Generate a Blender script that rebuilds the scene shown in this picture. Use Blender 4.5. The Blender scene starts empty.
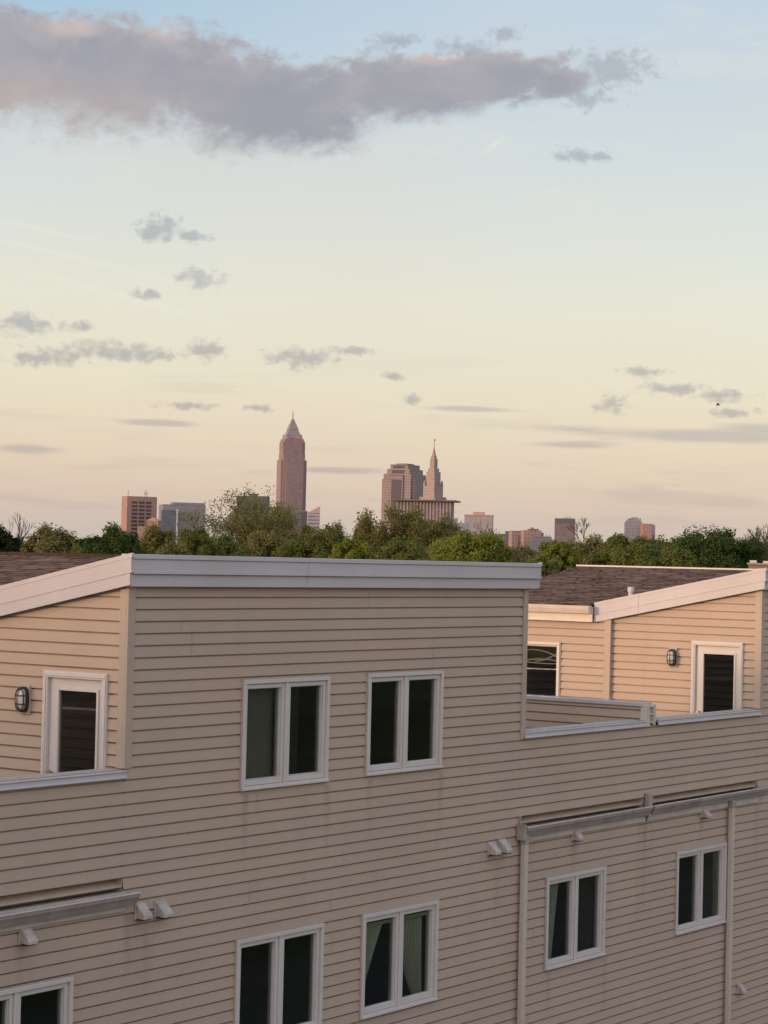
import bpy, bmesh, math, random
from math import radians, sin, cos, pi
from mathutils import Vector, Matrix
import numpy as np

# ------------------------------------------------------------------ scene, camera, light
scn = bpy.context.scene
COL = scn.collection
E = 9.40                                   # eye height above the ground (m)
F_PX = 2233.6                              # focal length in pixels of a 1024 px high frame
YAW, PITCH, ROLL = radians(54.889), radians(1.216), radians(1.337)
CAM = Vector((0.0, -15.6, E))
fw = Vector((sin(YAW)*cos(PITCH), cos(YAW)*cos(PITCH), sin(PITCH)))
rt0 = Vector((cos(YAW), -sin(YAW), 0)); up0 = rt0.cross(fw)
rt = cos(ROLL)*rt0 + sin(ROLL)*up0
up = -sin(ROLL)*rt0 + cos(ROLL)*up0
cam_d = bpy.data.cameras.new("camera"); cam = bpy.data.objects.new("camera", cam_d); COL.objects.link(cam)
m = Matrix((rt, up, -fw)).transposed().to_4x4(); m.translation = CAM
cam.matrix_world = m
cam_d.sensor_width = 36; cam_d.lens = F_PX/1024*36
cam_d.clip_start = 0.1; cam_d.clip_end = 40000
scn.camera = cam
vs = scn.view_settings
vs.view_transform = 'Standard'; vs.look = 'None'; vs.exposure = 0.0; vs.gamma = 1.0
vs.use_curve_mapping = False
scn.cycles.max_bounces = 8; scn.cycles.use_denoising = True
scn.cycles.transparent_max_bounces = 12

SUN_AZ = Vector((-1.0, 0.60, 0)).normalized()       # low sun, behind and to the left of the camera
SUN_EL = radians(7.0)
SUN_DIR = (SUN_AZ*cos(SUN_EL) + Vector((0, 0, sin(SUN_EL)))).normalized()

def lin(r, g, b):
    f = lambda c: (c/255/12.92) if c/255 <= 0.04045 else ((c/255+0.055)/1.055)**2.4
    return (f(r), f(g), f(b), 1)

world = bpy.data.worlds.new("World"); scn.world = world; world.use_nodes = True
def build_world():
    nt = world.node_tree; N = nt.nodes; L = nt.links; N.clear()
    out = N.new('ShaderNodeOutputWorld')
    def math_(op, a, b=None, c=None, clamp=False):
        n = N.new('ShaderNodeMath'); n.operation = op; n.use_clamp = clamp
        for i, v in enumerate((a, b, c)):
            if v is None: continue
            if isinstance(v, (int, float)): n.inputs[i].default_value = v
            else: L.new(v, n.inputs[i])
        return n.outputs[0]
    def vdot(a, vec):
        n = N.new('ShaderNodeVectorMath'); n.operation = 'DOT_PRODUCT'
        L.new(a, n.inputs[0]); n.inputs[1].default_value = vec
        return n.outputs['Value']
    def mixc(fac, a, b, mode='MIX'):
        n = N.new('ShaderNodeMix'); n.data_type = 'RGBA'; n.blend_type = mode
        for s, v in ((n.inputs[0], fac), (n.inputs[6], a), (n.inputs[7], b)):
            if isinstance(v, (int, float)): s.default_value = v
            elif isinstance(v, tuple): s.default_value = v
            else: L.new(v, s)
        return n.outputs[2]
    def maprange(v, a, b, c=0., d=1., smooth=False):
        n = N.new('ShaderNodeMapRange'); n.interpolation_type = 'SMOOTHSTEP' if smooth else 'LINEAR'
        L.new(v, n.inputs[0])
        for i, x in enumerate((a, b, c, d)): n.inputs[1+i].default_value = x
        return n.outputs[0]
    def ramp(v, stops):
        n = N.new('ShaderNodeValToRGB'); cr = n.color_ramp
        while len(cr.elements) < len(stops): cr.elements.new(0.5)
        for e, (p, c) in zip(cr.elements, stops): e.position = p; e.color = c
        L.new(v, n.inputs[0]); return n.outputs[0]
    tc = N.new('ShaderNodeTexCoord'); V = tc.outputs['Generated']
    nv = N.new('ShaderNodeVectorMath'); nv.operation = 'NORMALIZE'; L.new(V, nv.inputs[0]); V = nv.outputs[0]
    fh = Vector((sin(YAW), cos(YAW), 0)); rh = Vector((cos(YAW), -sin(YAW), 0))
    z = vdot(V, (0, 0, 1))
    el = math_('MULTIPLY', math_('ARCSINE', z), 57.2958)
    az = math_('MULTIPLY', math_('ARCTAN2', vdot(V, rh), vdot(V, fh)), 57.2958)
    uv = N.new('ShaderNodeCombineXYZ'); L.new(az, uv.inputs[0]); L.new(el, uv.inputs[1]); UV = uv.outputs[0]
    def noise(vec, scale, detail=6., rough=0.55, sx=1., sy=1., off=(0, 0, 0), dist=0.):
        mp = N.new('ShaderNodeMapping'); L.new(vec, mp.inputs[0])
        mp.inputs['Scale'].default_value = (sx, sy, 1); mp.inputs['Location'].default_value = off
        n = N.new('ShaderNodeTexNoise'); L.new(mp.outputs[0], n.inputs['Vector'])
        n.inputs['Scale'].default_value = scale; n.inputs['Detail'].default_value = detail
        n.inputs['Roughness'].default_value = rough; n.inputs['Distortion'].default_value = dist
        return n.outputs['Fac']
    # twilight gradient by elevation
    k = SKY_STOPS
    e01 = maprange(el, -2, 90)
    grad = ramp(e01, [((e+2)/92, lin(*c)) for e, c in k])
    # slight colour drift across the sky, faint high cirrus
    drift = noise(UV, 0.06, 2., 0.5, 1., 2.2, (3.1, 7.7, 0))
    grad = mixc(maprange(drift, .35, .7, 0, .35), grad, lin(226, 208, 192))
    cir = noise(UV, 0.25, 5., 0.6, 1., 4.5, (11, 2, 0), .6)
    grad = mixc(math_('MULTIPLY', maprange(cir, .5, .75, 0, .30, True), maprange(el, 1, 5)), grad, lin(232, 224, 208))
    # horizontal grey streaks low over the skyline
    st = noise(UV, 0.16, 4., 0.55, 1., 9.0, (1.7, 4.2, 0), .3)
    grad = mixc(math_('MULTIPLY', maprange(st, .52, .68, 0, .35, True), maprange(el, 6, 2.2)), grad, lin(178, 168, 170))
    grad = mixc(math_('MULTIPLY', maprange(el, 10.5, 14.2), maprange(az, 3, -9)), grad, lin(163, 194, 216))
    # ---- clouds, each an ellipse in (azimuth, elevation) broken up by noise
    warp = noise(UV, 0.9, 3., .5)
    n1 = noise(UV, 0.55, 8., .62, 1., 1.3, (5, 1, 0), .4)
    n2 = noise(UV, 1.6, 7., .6, 1., 1.5, (2, 9, 0), .5)
    def field(ells, vec):
        acc = None
        for (x, y, rx, ry, rot) in ells:
            mp = N.new('ShaderNodeMapping'); mp.vector_type = 'TEXTURE'; L.new(vec, mp.inputs[0])
            mp.inputs['Location'].default_value = (x, y, 0)
            mp.inputs['Rotation'].default_value = (0, 0, radians(rot))
            mp.inputs['Scale'].default_value = (rx, ry, 1)
            ln = N.new('ShaderNodeVectorMath'); ln.operation = 'LENGTH'; L.new(mp.outputs[0], ln.inputs[0])
            d = math_('SUBTRACT', 1.0, ln.outputs['Value'])
            acc = d if acc is None else math_('SMOOTH_MAX', acc, d, 0.25)
        return acc
    P = lambda x, y, rx, ry, rot=0: ((x-384)*.02566, (551+.0233*x-y)*.02566, rx*.02566, ry*.02566, rot)
    big = field([P(-20, 84, 210, 74), P(120, 92, 200, 72), P(250, 113, 150, 60), P(300, 128, 84, 46), P(395, 95, 140, 44, 2), P(480, 86, 104, 34, 3),
                 P(545, 90, 44, 22)], UV)
    d = math_('ADD', math_('MULTIPLY', big, 1.0), math_('ADD', math_('MULTIPLY', math_('SUBTRACT', n1, .5), .85), math_('MULTIPLY', math_('SUBTRACT', n2, .5), .8)))
    # firmer upper edge, hazier lower edge
    wdt = maprange(el, 12.4, 10.9, .30, .72)
    a_big = maprange(math_('DIVIDE', math_('SUBTRACT', d, .04), wdt), 0, 1, 0, .96, True)
    warm = noise(UV, 0.28, 4., .5, 1., 1.8, (8, 3, 0))
    ccol = mixc(maprange(warm, .38, .66, 0, 1, True), lin(150, 143, 153), lin(168, 156, 160))
    leftlow = math_('MULTIPLY', maprange(az, -3.5, -9.5), maprange(el, 12.6, 11.0, 0, 1, True))
    ccol = mixc(math_('MULTIPLY', leftlow, .85), ccol, lin(190, 168, 158))
    ccol = mixc(math_('MULTIPLY', maprange(d, .75, .25, 0, 1, True), maprange(el, 11.2, 12.8, 0, .55)), ccol, lin(186, 174, 174))
    spot = maprange(field([P(155, 38, 34, 20), P(420, 62, 40, 14), P(60, 40, 40, 14)], UV), 0, .8, 0, .75, True)
    ccol = mixc(spot, ccol, lin(214, 186, 172))
    ccol = mixc(maprange(n2, .35, .7, 0, .18), ccol, lin(132, 128, 138))
    col = mixc(a_big, grad, ccol)
    strk = maprange(field([P(70, 262, 170, 5, -11), P(40, 236, 120, 4, -10), P(120, 300, 160, 6, -13), P(485, 150, 22, 5, 38)], UV), 0, .9, 0, .35, True)
    col = mixc(strk, col, lin(236, 230, 212))
    n3 = noise(UV, 2.6, 9., .64, 1., 1.25, (6, 2, 0), .25)
    wisp = field([P(600, 78, 62, 30), P(580, 105, 40, 16), P(495, 42, 24, 12), P(385, 48, 40, 12), P(568, 160, 30, 13), P(590, 162, 26, 8), P(450, 55, 50, 14),
                  P(155, 233, 34, 19), P(185, 240, 28, 8), P(192, 280, 34, 17), P(145, 297, 22, 8), P(300, 358, 52, 15), P(345, 352, 30, 8),
                  P(100, 356, 130, 11, 1), P(110, 354, 60, 15), P(40, 362, 60, 12), P(200, 352, 34, 15), P(22, 328, 50, 16), P(75, 330, 32, 9),
                  P(610, 406, 30, 13), P(670, 391, 52, 9), P(715, 398, 40, 10), P(725, 415, 44, 7), P(392, 377, 22, 7),
                  P(409, 400, 16, 8), P(185, 407, 42, 6), P(252, 409, 26, 6), P(640, 374, 34, 8)], UV)
    dw = math_('ADD', math_('MULTIPLY', wisp, 1.1), math_('ADD', math_('MULTIPLY', math_('SUBTRACT', n3, .5), 2.7), math_('MULTIPLY', math_('SUBTRACT', n1, .5), .9)))
    a_w = maprange(dw, .12, 1.0, 0, .74, True)
    wcol = mixc(maprange(el, 3, 10), lin(166, 156, 160), lin(163, 163, 170))
    col = mixc(a_w, col, wcol)
    flat = field([P(700, 438, 140, 11, -1), P(560, 446, 70, 6), P(750, 429, 80, 10), P(30, 451, 55, 11), P(340, 470, 60, 5), P(160, 424, 60, 5), P(470, 410, 60, 4)], UV)
    df = math_('ADD', flat, math_('MULTIPLY', math_('SUBTRACT', st, .5), 2.6))
    col = mixc(maprange(df, .0, .75, 0, .62, True), col, lin(172, 160, 166))
    # sunset glow round the sun, behind the camera
    sd = math_('MAXIMUM', vdot(V, tuple(SUN_DIR)), 0.0)
    glow = math_('ADD', math_('MULTIPLY', math_('POWER', sd, GLOW[0]), GLOW[1]), math_('MULTIPLY', math_('POWER', sd, 40.), GLOW[2]))
    gcol = N.new('ShaderNodeVectorMath'); gcol.operation = 'SCALE'; gcol.inputs[0].default_value = GLOW[3]; L.new(glow, gcol.inputs['Scale'])
    addv = N.new('ShaderNodeVectorMath'); addv.operation = 'ADD'; L.new(col, addv.inputs[0]); L.new(gcol.outputs[0], addv.inputs[1])
    # the western half of the sky, where the sun has nearly set, is brighter and rosier than the half in view
    wst = maprange(vdot(V, tuple(-fh)), -.15, .75, 0, 1, True)
    wsc = N.new('ShaderNodeVectorMath'); wsc.operation = 'SCALE'; wsc.inputs[0].default_value = WEST[1]
    L.new(math_('MULTIPLY', wst, WEST[0]), wsc.inputs['Scale'])
    add2 = N.new('ShaderNodeVectorMath'); add2.operation = 'ADD'; L.new(addv.outputs[0], add2.inputs[0]); L.new(wsc.outputs[0], add2.inputs[1]); addv = add2
    bg2 = N.new('ShaderNodeBackground'); L.new(addv.outputs[0], bg2.inputs[0]); bg2.inputs[1].default_value = SKY_GAIN
    sky = N.new('ShaderNodeTexSky'); sky.sky_type = 'NISHITA'; sky.sun_disc = False
    sky.sun_elevation = SUN_EL; sky.sun_rotation = math.atan2(SUN_AZ.x, SUN_AZ.y)
    sky.altitude = 200; sky.air_density = 1.0; sky.dust_density = 2.0; sky.ozone_density = 1.5
    bg1 = N.new('ShaderNodeBackground'); L.new(sky.outputs[0], bg1.inputs[0]); bg1.inputs[1].default_value = NISHITA_STRENGTH
    ad = N.new('ShaderNodeAddShader'); L.new(bg1.outputs[0], ad.inputs[0]); L.new(bg2.outputs[0], ad.inputs[1])
    L.new(ad.outputs[0], out.inputs[0])
NISHITA_STRENGTH = 0.05
SKY_GAIN = 0.90
WEST = (0.58, (1.0, .76, .71))
GLOW = (3.0, 0.8, 2.2, (1.0, .60, .30))
SKY_STOPS = [(-2, (190, 184, 180)), (0, (194, 188, 183)), (.7, (205, 191, 184)), (1.5, (217, 195, 180)), (2.6, (227, 206, 186)),
             (4.2, (232, 219, 194)), (6.6, (229, 225, 208)), (9.2, (215, 219, 215)), (11.8, (201, 211, 217)), (14.2, (192, 207, 220)),
             (30, (150, 176, 206)), (90, (95, 130, 178))]
build_world()
world.cycles.sampling_method = 'MANUAL'; world.cycles.sample_map_resolution = 1024

sun_d = bpy.data.lights.new("sun", 'SUN'); sun = bpy.data.objects.new("sun", sun_d); COL.objects.link(sun)
sun_d.energy = 1.9; sun_d.angle = radians(6.0); sun_d.color = (1.0, .60, .34)
sun.rotation_euler = (-SUN_DIR).to_track_quat('-Z', 'Y').to_euler(); sun.location = (-60, 0, 60)

# ------------------------------------------------------------------ helpers
class MB:
    def __init__(s): s.v = []; s.f = []
    def poly(s, pts):
        b = len(s.v); s.v += [tuple(p) for p in pts]; s.f.append(tuple(range(b, b+len(pts))))
    def box(s, x0, x1, y0, y1, z0, z1):
        b = len(s.v)
        s.v += [(x, y, z) for x in (x0, x1) for y in (y0, y1) for z in (z0, z1)]
        for q in ((0, 1, 3, 2), (4, 6, 7, 5), (0, 4, 5, 1), (2, 3, 7, 6), (0, 2, 6, 4), (1, 5, 7, 3)):
            s.f.append(tuple(b+i for i in q))
    def fbox(s, F, a0, a1, o0, o1, z0, z1):          # box in a wall frame (along, out, up)
        b = len(s.v)
        s.v += [F.p(a, o, z) for a in (a0, a1) for o in (o0, o1) for z in (z0, z1)]
        for q in ((0, 1, 3, 2), (4, 6, 7, 5), (0, 4, 5, 1), (2, 3, 7, 6), (0, 2, 6, 4), (1, 5, 7, 3)):
            s.f.append(tuple(b+i for i in q))
    def prism(s, prof0, prof1):                      # two matching outlines, bridged and capped
        b = len(s.v); n = len(prof0)
        s.v += [tuple(p) for p in prof0] + [tuple(p) for p in prof1]
        for i in range(n):
            j = (i+1) % n; s.f.append((b+i, b+j, b+n+j, b+n+i))
        s.f.append(tuple(range(b+n-1, b-1, -1))); s.f.append(tuple(range(b+n, b+2*n)))
    def tube(s, pts, radii, n=6, cap=True):
        b = len(s.v); pts = [Vector(p) for p in pts]; K = len(pts)
        ref = Vector((0.3, 0.2, 1)).normalized()
        for i, p in enumerate(pts):
            t = (pts[min(i+1, K-1)]-pts[max(i-1, 0)]).normalized()
            a = t.cross(ref)
            if a.length < 1e-3: a = t.cross(Vector((1, 0, 0)))
            a.normalize(); c = t.cross(a)
            r = radii[i] if isinstance(radii, (list, tuple)) else radii
            for k in range(n):
                q = p + r*(cos(2*pi*k/n)*a + sin(2*pi*k/n)*c); s.v.append(tuple(q))
        for i in range(K-1):
            for k in range(n):
                s.f.append((b+i*n+k, b+i*n+(k+1) % n, b+(i+1)*n+(k+1) % n, b+(i+1)*n+k))
        if cap:
            s.f.append(tuple(b+k for k in range(n-1, -1, -1))); s.f.append(tuple(b+(K-1)*n+k for k in range(n)))
    def lathe(s, c, prof, n=20):                     # prof: (radius, height)
        b = len(s.v)
        for r, h in prof:
            for k in range(n): s.v.append((c[0]+r*cos(2*pi*k/n), c[1]+r*sin(2*pi*k/n), c[2]+h))
        for i in range(len(prof)-1):
            for k in range(n):
                s.f.append((b+i*n+k, b+i*n+(k+1) % n, b+(i+1)*n+(k+1) % n, b+(i+1)*n+k))
        s.f.append(tuple(b+(len(prof)-1)*n+k for k in range(n)))
    def build(s, name, mat, parent=None, origin=None, smooth=False, recalc=True, bevel=0, loc0=None):
        me = bpy.data.meshes.new(name)
        vv = np.array(s.v, float)
        c = Vector(origin) if origin is not None else Vector(((vv.min(0)+vv.max(0))/2))
        if origin is None and parent is None: c.z = vv[:, 2].min()
        if getattr(s, 'quads', 0):
            n = s.quads
            me.vertices.add(4*n); me.loops.add(4*n); me.polygons.add(n)
            me.vertices.foreach_set('co', (vv-np.array(c)).ravel()); me.loops.foreach_set('vertex_index', np.arange(4*n, dtype=np.int32))
            me.polygons.foreach_set('loop_start', np.arange(0, 4*n, 4, dtype=np.int32)); me.update(calc_edges=True)
        else: me.from_pydata([tuple(p) for p in (vv-np.array(c))], [], s.f)
        if recalc or bevel:
            bm = bmesh.new(); bm.from_mesh(me)
            if recalc: bmesh.ops.recalc_face_normals(bm, faces=bm.faces)
            if bevel:
                es = [e for e in bm.edges if len(e.link_faces) == 2 and e.calc_face_angle(0) > .6]
                bmesh.ops.bevel(bm, geom=es, offset=bevel, segments=1, profile=.7, affect='EDGES')
            bm.to_mesh(me); bm.free()
        if smooth:
            for p in me.polygons: p.use_smooth = True
        me.materials.append(mat)
        o = bpy.data.objects.new(name, me); COL.objects.link(o)
        wl[o.name] = Vector(c)
        if parent is not None:
            o.parent = parent; o.location = Vector(c) - wl[parent.name]
        else: o.location = c
        return o
wl = {}
class Frame:
    def __init__(s, O, S, Nn): s.O = Vector(O); s.S = Vector(S); s.N = Vector(Nn)
    def p(s, a, o, z): return tuple(s.O + s.S*a + s.N*o + Vector((0, 0, z)))
def thing(name, label, cat, loc=(0, 0, 0), group=None):
    o = bpy.data.objects.new(name, None); COL.objects.link(o); o.location = loc; wl[o.name] = Vector(loc)
    o.empty_display_size = .3
    return tag(o, label, cat, group)
def tag(o, label, cat, group=None):
    o['label'] = label; o['category'] = cat
    if group: o['group'] = group
    return o
def kind(o, k): o['kind'] = k; return o

# ------------------------------------------------------------------ materials
def mat_base(name, color=(.5, .5, .5), rough=.6, spec=.3, metal=0.):
    mt = bpy.data.materials.new(name); mt.use_nodes = True
    b = mt.node_tree.nodes['Principled BSDF']
    b.inputs['Base Color'].default_value = (*color[:3], 1); b.inputs['Roughness'].default_value = rough
    b.inputs['Specular IOR Level'].default_value = spec; b.inputs['Metallic'].default_value = metal
    return mt, mt.node_tree.nodes, mt.node_tree.links, b
def nn(N, L, kind_, **kw):
    n = N.new(kind_)
    for k_, v in kw.items():
        if k_.startswith('i_'):
            key = k_[2:]
            key = int(key) if key.isdigit() else key.replace('_', ' ')
            s = n.inputs[key]
            if hasattr(v, 'is_output') or isinstance(v, bpy.types.NodeSocket): L.new(v, s)
            else: s.default_value = v
        else: setattr(n, k_, v)
    return n
def mixrgb(N, L, fac, a, b, mode='MIX'):
    n = N.new('ShaderNodeMix'); n.data_type = 'RGBA'; n.blend_type = mode
    for s, v in ((n.inputs[0], fac), (n.inputs[6], a), (n.inputs[7], b)):
        if isinstance(v, bpy.types.NodeSocket): L.new(v, s)
        elif isinstance(v, (int, float)): s.default_value = v
        else: s.default_value = (*v[:3], 1)
    return n.outputs[2]
def geo_pos(N): return N.new('ShaderNodeNewGeometry').outputs['Position']
def noise_(N, L, vec, scale, detail=4, rough=.55, sc=(1, 1, 1)):
    mp = nn(N, L, 'ShaderNodeMapping', i_Vector=vec); mp.inputs['Scale'].default_value = sc
    return nn(N, L, 'ShaderNodeTexNoise', i_Vector=mp.outputs[0], i_Scale=scale, i_Detail=detail, i_Roughness=rough).outputs['Fac']
def mrange(N, L, v, a, b, c=0., d=1.):
    n = nn(N, L, 'ShaderNodeMapRange', i_Value=v)
    for i, x in enumerate((a, b, c, d)): n.inputs[1+i].default_value = x
    return n.outputs[0]
def mmath(N, L, op, a, b=None):
    n = N.new('ShaderNodeMath'); n.operation = op
    for i, v in enumerate((a, b)):
        if v is None: continue
        if isinstance(v, bpy.types.NodeSocket): L.new(v, n.inputs[i])
        else: n.inputs[i].default_value = v
    return n.outputs[0]

def siding_material():
    mt, N, L, b = mat_base("beige_vinyl_siding", rough=.55, spec=.25)
    P = geo_pos(N)
    sp = nn(N, L, 'ShaderNodeSeparateXYZ', i_Vector=P)
    # panel-to-panel tint: two courses per panel, panels 3.66 m long, staggered
    row = mmath(N, L, 'FLOOR', mmath(N, L, 'DIVIDE', mmath(N, L, 'SUBTRACT', sp.outputs[2], E-.565), .254))
    wn0 = nn(N, L, 'ShaderNodeTexWhiteNoise', noise_dimensions='1D', i_W=row)
    along = mmath(N, L, 'ADD', mmath(N, L, 'ADD', sp.outputs[0], sp.outputs[1]), mmath(N, L, 'MULTIPLY', wn0.outputs['Value'], 3.66))
    pan = mmath(N, L, 'FLOOR', mmath(N, L, 'DIVIDE', along, 3.66))
    cb = nn(N, L, 'ShaderNodeCombineXYZ', i_X=row, i_Y=pan)
    wn = nn(N, L, 'ShaderNodeTexWhiteNoise', noise_dimensions='2D', i_Vector=cb.outputs[0])
    base = mixrgb(N, L, mrange(N, L, wn.outputs['Value'], 0, 1), SIDING[0], SIDING[1])
    grime = noise_(N, L, P, .55, 5, .6, (1, 1, .6))
    base = mixrgb(N, L, mrange(N, L, grime, .42, .75, 0, .5), base, SIDING[2])
    streak = noise_(N, L, P, 2.2, 4, .6, (1, 1, .06))
    base = mixrgb(N, L, mrange(N, L, streak, .52, .8, 0, .45), base, SIDING[2])
    mott = noise_(N, L, P, 1.6, 4, .6, (.8, .8, 1.6))
    base = mixrgb(N, L, mrange(N, L, mott, .40, .62, 0, .45), base, (.455, .372, .288))
    mot2 = noise_(N, L, P, .9, 4, .6, (.7, .7, 1.3))
    base = mixrgb(N, L, mrange(N, L, mot2, .45, .68, 0, .40), base, (.50, .365, .30))
    fine = noise_(N, L, P, 60, 3, .6, (.25, .25, 2))
    base = mixrgb(N, L, mrange(N, L, fine, .3, .7, 0, .12), base, SIDING[2])
    rag = noise_(N, L, P, 7, 4, .6, (1, 1, .12))
    tot = None
    for (x_, z_, w_, h_, k_) in ((17.95, -3.86, .24, 1.0, .8), (24.9, -3.84, .26, 1.1, .8), (28.98, -3.72, .30, 1.9, 1.), (26.92, -3.84, .14, .6, .7), (30.8, -3.84, .14, .6, .7), (16.15, -3.9, .15, .7, .8),
                                 (19.6, -2.66, .10, .9, .7), (21.15, -2.66, .10, 1.1, .8), (22.0, -2.66, .09, .8, .7), (23.55, -2.66, .10, 1.0, .8), (26.3, -5.56, .10, .8, .7), (27.85, -5.56, .12, 1.0, .8),
                                 (31.65, -5.56, .10, .8, .7), (17.7, -3.75, .10, .9, .8), (25.9, -3.75, .25, .7, .5), (32.7, -3.75, .14, 1.4, .8)):
        dx = mmath(N, L, 'ABSOLUTE', mmath(N, L, 'SUBTRACT', sp.outputs[0], x_))
        mx_ = mrange(N, L, dx, w_, 0, 0, k_); mz_ = mrange(N, L, sp.outputs[2], E+z_-h_, E+z_, 0, 1)
        up_ = mmath(N, L, 'LESS_THAN', sp.outputs[2], E+z_)
        q = mmath(N, L, 'MULTIPLY', mmath(N, L, 'MULTIPLY', mx_, mz_), up_)
        tot = q if tot is None else mmath(N, L, 'MAXIMUM', tot, q)
    stain = mmath(N, L, 'MULTIPLY', tot, mrange(N, L, rag, .35, .65, .1, .8))
    base = mixrgb(N, L, stain, base, (.25, .185, .15))
    L.new(base, b.inputs['Base Color'])
    bp = nn(N, L, 'ShaderNodeBump', i_Height=fine, i_Strength=.12, i_Distance=.004)
    warp = noise_(N, L, P, .8, 2, .5, (1, 1, .5))
    bp2 = nn(N, L, 'ShaderNodeBump', i_Height=warp, i_Strength=.10, i_Distance=.05, i_Normal=bp.outputs[0])
    L.new(bp2.outputs[0], b.inputs['Normal'])
    return mt
SIDING = ((.495, .387, .302), (.465, .363, .285), (.38, .292, .232))
M = {}
M['siding'] = siding_material()
def weathered(name, c1, c2, rough=.5, spec=.3, scale=1.2, amt=.5, streak=.2, metal=0., bump=.0):
    mt, N, L, b = mat_base(name, c1, rough, spec, metal)
    P = geo_pos(N)
    n1 = noise_(N, L, P, scale, 5, .6)
    c = mixrgb(N, L, mrange(N, L, n1, .4, .75, 0, amt), c1, c2)
    n2 = noise_(N, L, P, scale*4, 4, .6, (1, 1, .08))
    c = mixrgb(N, L, mrange(N, L, n2, .55, .8, 0, streak), c, c2)
    L.new(c, b.inputs['Base Color'])
    if bump:
        n3 = noise_(N, L, P, 40, 3, .6)
        bp = nn(N, L, 'ShaderNodeBump', i_Height=n3, i_Strength=bump, i_Distance=.01); L.new(bp.outputs[0], b.inputs['Normal'])
    return mt
M['trim'] = weathered("white_aluminium_trim", (.545, .515, .53), (.43, .405, .41), .45, .35, .9, .5, .25)
M['casing'] = weathered("white_vinyl_frame", (.62, .575, .55), (.50, .46, .43), .42, .4, 1.5, .4, .25)
M['post'] = weathered("beige_corner_trim", (.47, .38, .31), (.38, .305, .25), .5, .3, 1.5, .4, .2)
M['cap'] = weathered("white_parapet_cap", (.50, .475, .48), (.40, .38, .37), .4, .4, 1.1, .5, .3)
M['gutter'] = weathered("weathered_gutter", (.40, .345, .31), (.20, .165, .145), .45, .4, 3.0, .6, .5, .0, .1)
M['gutter_white'] = weathered("cream_gutter", (.70, .62, .54), (.52, .44, .37), .45, .4, 3.0, .5, .3)
M['spout'] = weathered("beige_downspout", (.60, .53, .46), (.48, .42, .36), .5, .35, 2.0, .4, .4)
M['flashing'] = weathered("dirty_flashing", (.40, .34, .28), (.14, .12, .10), .6, .3, 3.0, .7, .5, 0, .2)
M['debris'] = weathered("gutter_debris", (.20, .17, .15), (.06, .05, .045), .9, .1, 14., .9, .0, 0, .6)
M['vent'] = weathered("grey_vent_plastic", (.55, .48, .44), (.30, .25, .225), .6, .25, 9.0, .8, .3)
M['dark'] = weathered("dark_opening", (.03, .028, .026), (.015, .014, .013), .9, .1)
M['interior'] = weathered("interior_plaster", (.16, .15, .14), (.11, .10, .09), .9, .1)
M['deck'] = weathered("grey_deck_membrane", (.22, .21, .20), (.14, .13, .12), .9, .1, 2., .7)
M['black_metal'] = weathered("black_painted_metal", (.02, .02, .02), (.05, .045, .04), .45, .4, 8.)
M['lampglass'], N_, L_, b_ = mat_base("frosted_lamp_glass", (.62, .62, .56), .25, .5)
M['brass'], _, _, b_ = mat_base("dull_brass", (.42, .33, .20), .35, .5, .8)
M['curtain'] = weathered("sage_curtain", (.60, .605, .49), (.43, .435, .36), .9, .1, 4.)
M['blind'] = weathered("grey_green_blind", (.30, .285, .235), (.22, .21, .175), .9, .1, 3.)
M['darkdrape'] = weathered("dark_drape", (.075, .075, .066), (.045, .045, .04), .9, .1, 4.)
M['arc'], _, _, _ = mat_base("white_arc", (.75, .72, .66), .6, .3)
def glass_material(name="window_glass", tint=(.74, .77, .74), refl=.8):
    mt = bpy.data.materials.new(name); mt.use_nodes = True
    N = mt.node_tree.nodes; L = mt.node_tree.links; N.clear()
    out = N.new('ShaderNodeOutputMaterial')
    tr = N.new('ShaderNodeBsdfTransparent'); tr.inputs[0].default_value = (*tint, 1)
    gl = N.new('ShaderNodeBsdfGlossy'); gl.inputs['Roughness'].default_value = .01; gl.inputs[0].default_value = (refl,)*3+(1,)
    P = geo_pos(N); n1 = noise_(N, L, P, 1.1, 2, .5)
    bp = nn(N, L, 'ShaderNodeBump', i_Height=n1, i_Strength=.06, i_Distance=.02); L.new(bp.outputs[0], gl.inputs['Normal'])
    lw = N.new('ShaderNodeLayerWeight'); lw.inputs[0].default_value = .5
    fr = mmath(N, L, 'ADD', mmath(N, L, 'MULTIPLY', mmath(N, L, 'POWER', lw.outputs['Facing'], 5.), .92), .075)
    mx = N.new('ShaderNodeMixShader'); L.new(fr, mx.inputs[0]); L.new(tr.outputs[0], mx.inputs[1]); L.new(gl.outputs[0], mx.inputs[2])
    L.new(mx.outputs[0], out.inputs[0]); return mt
M['glass'] = glass_material()
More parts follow.
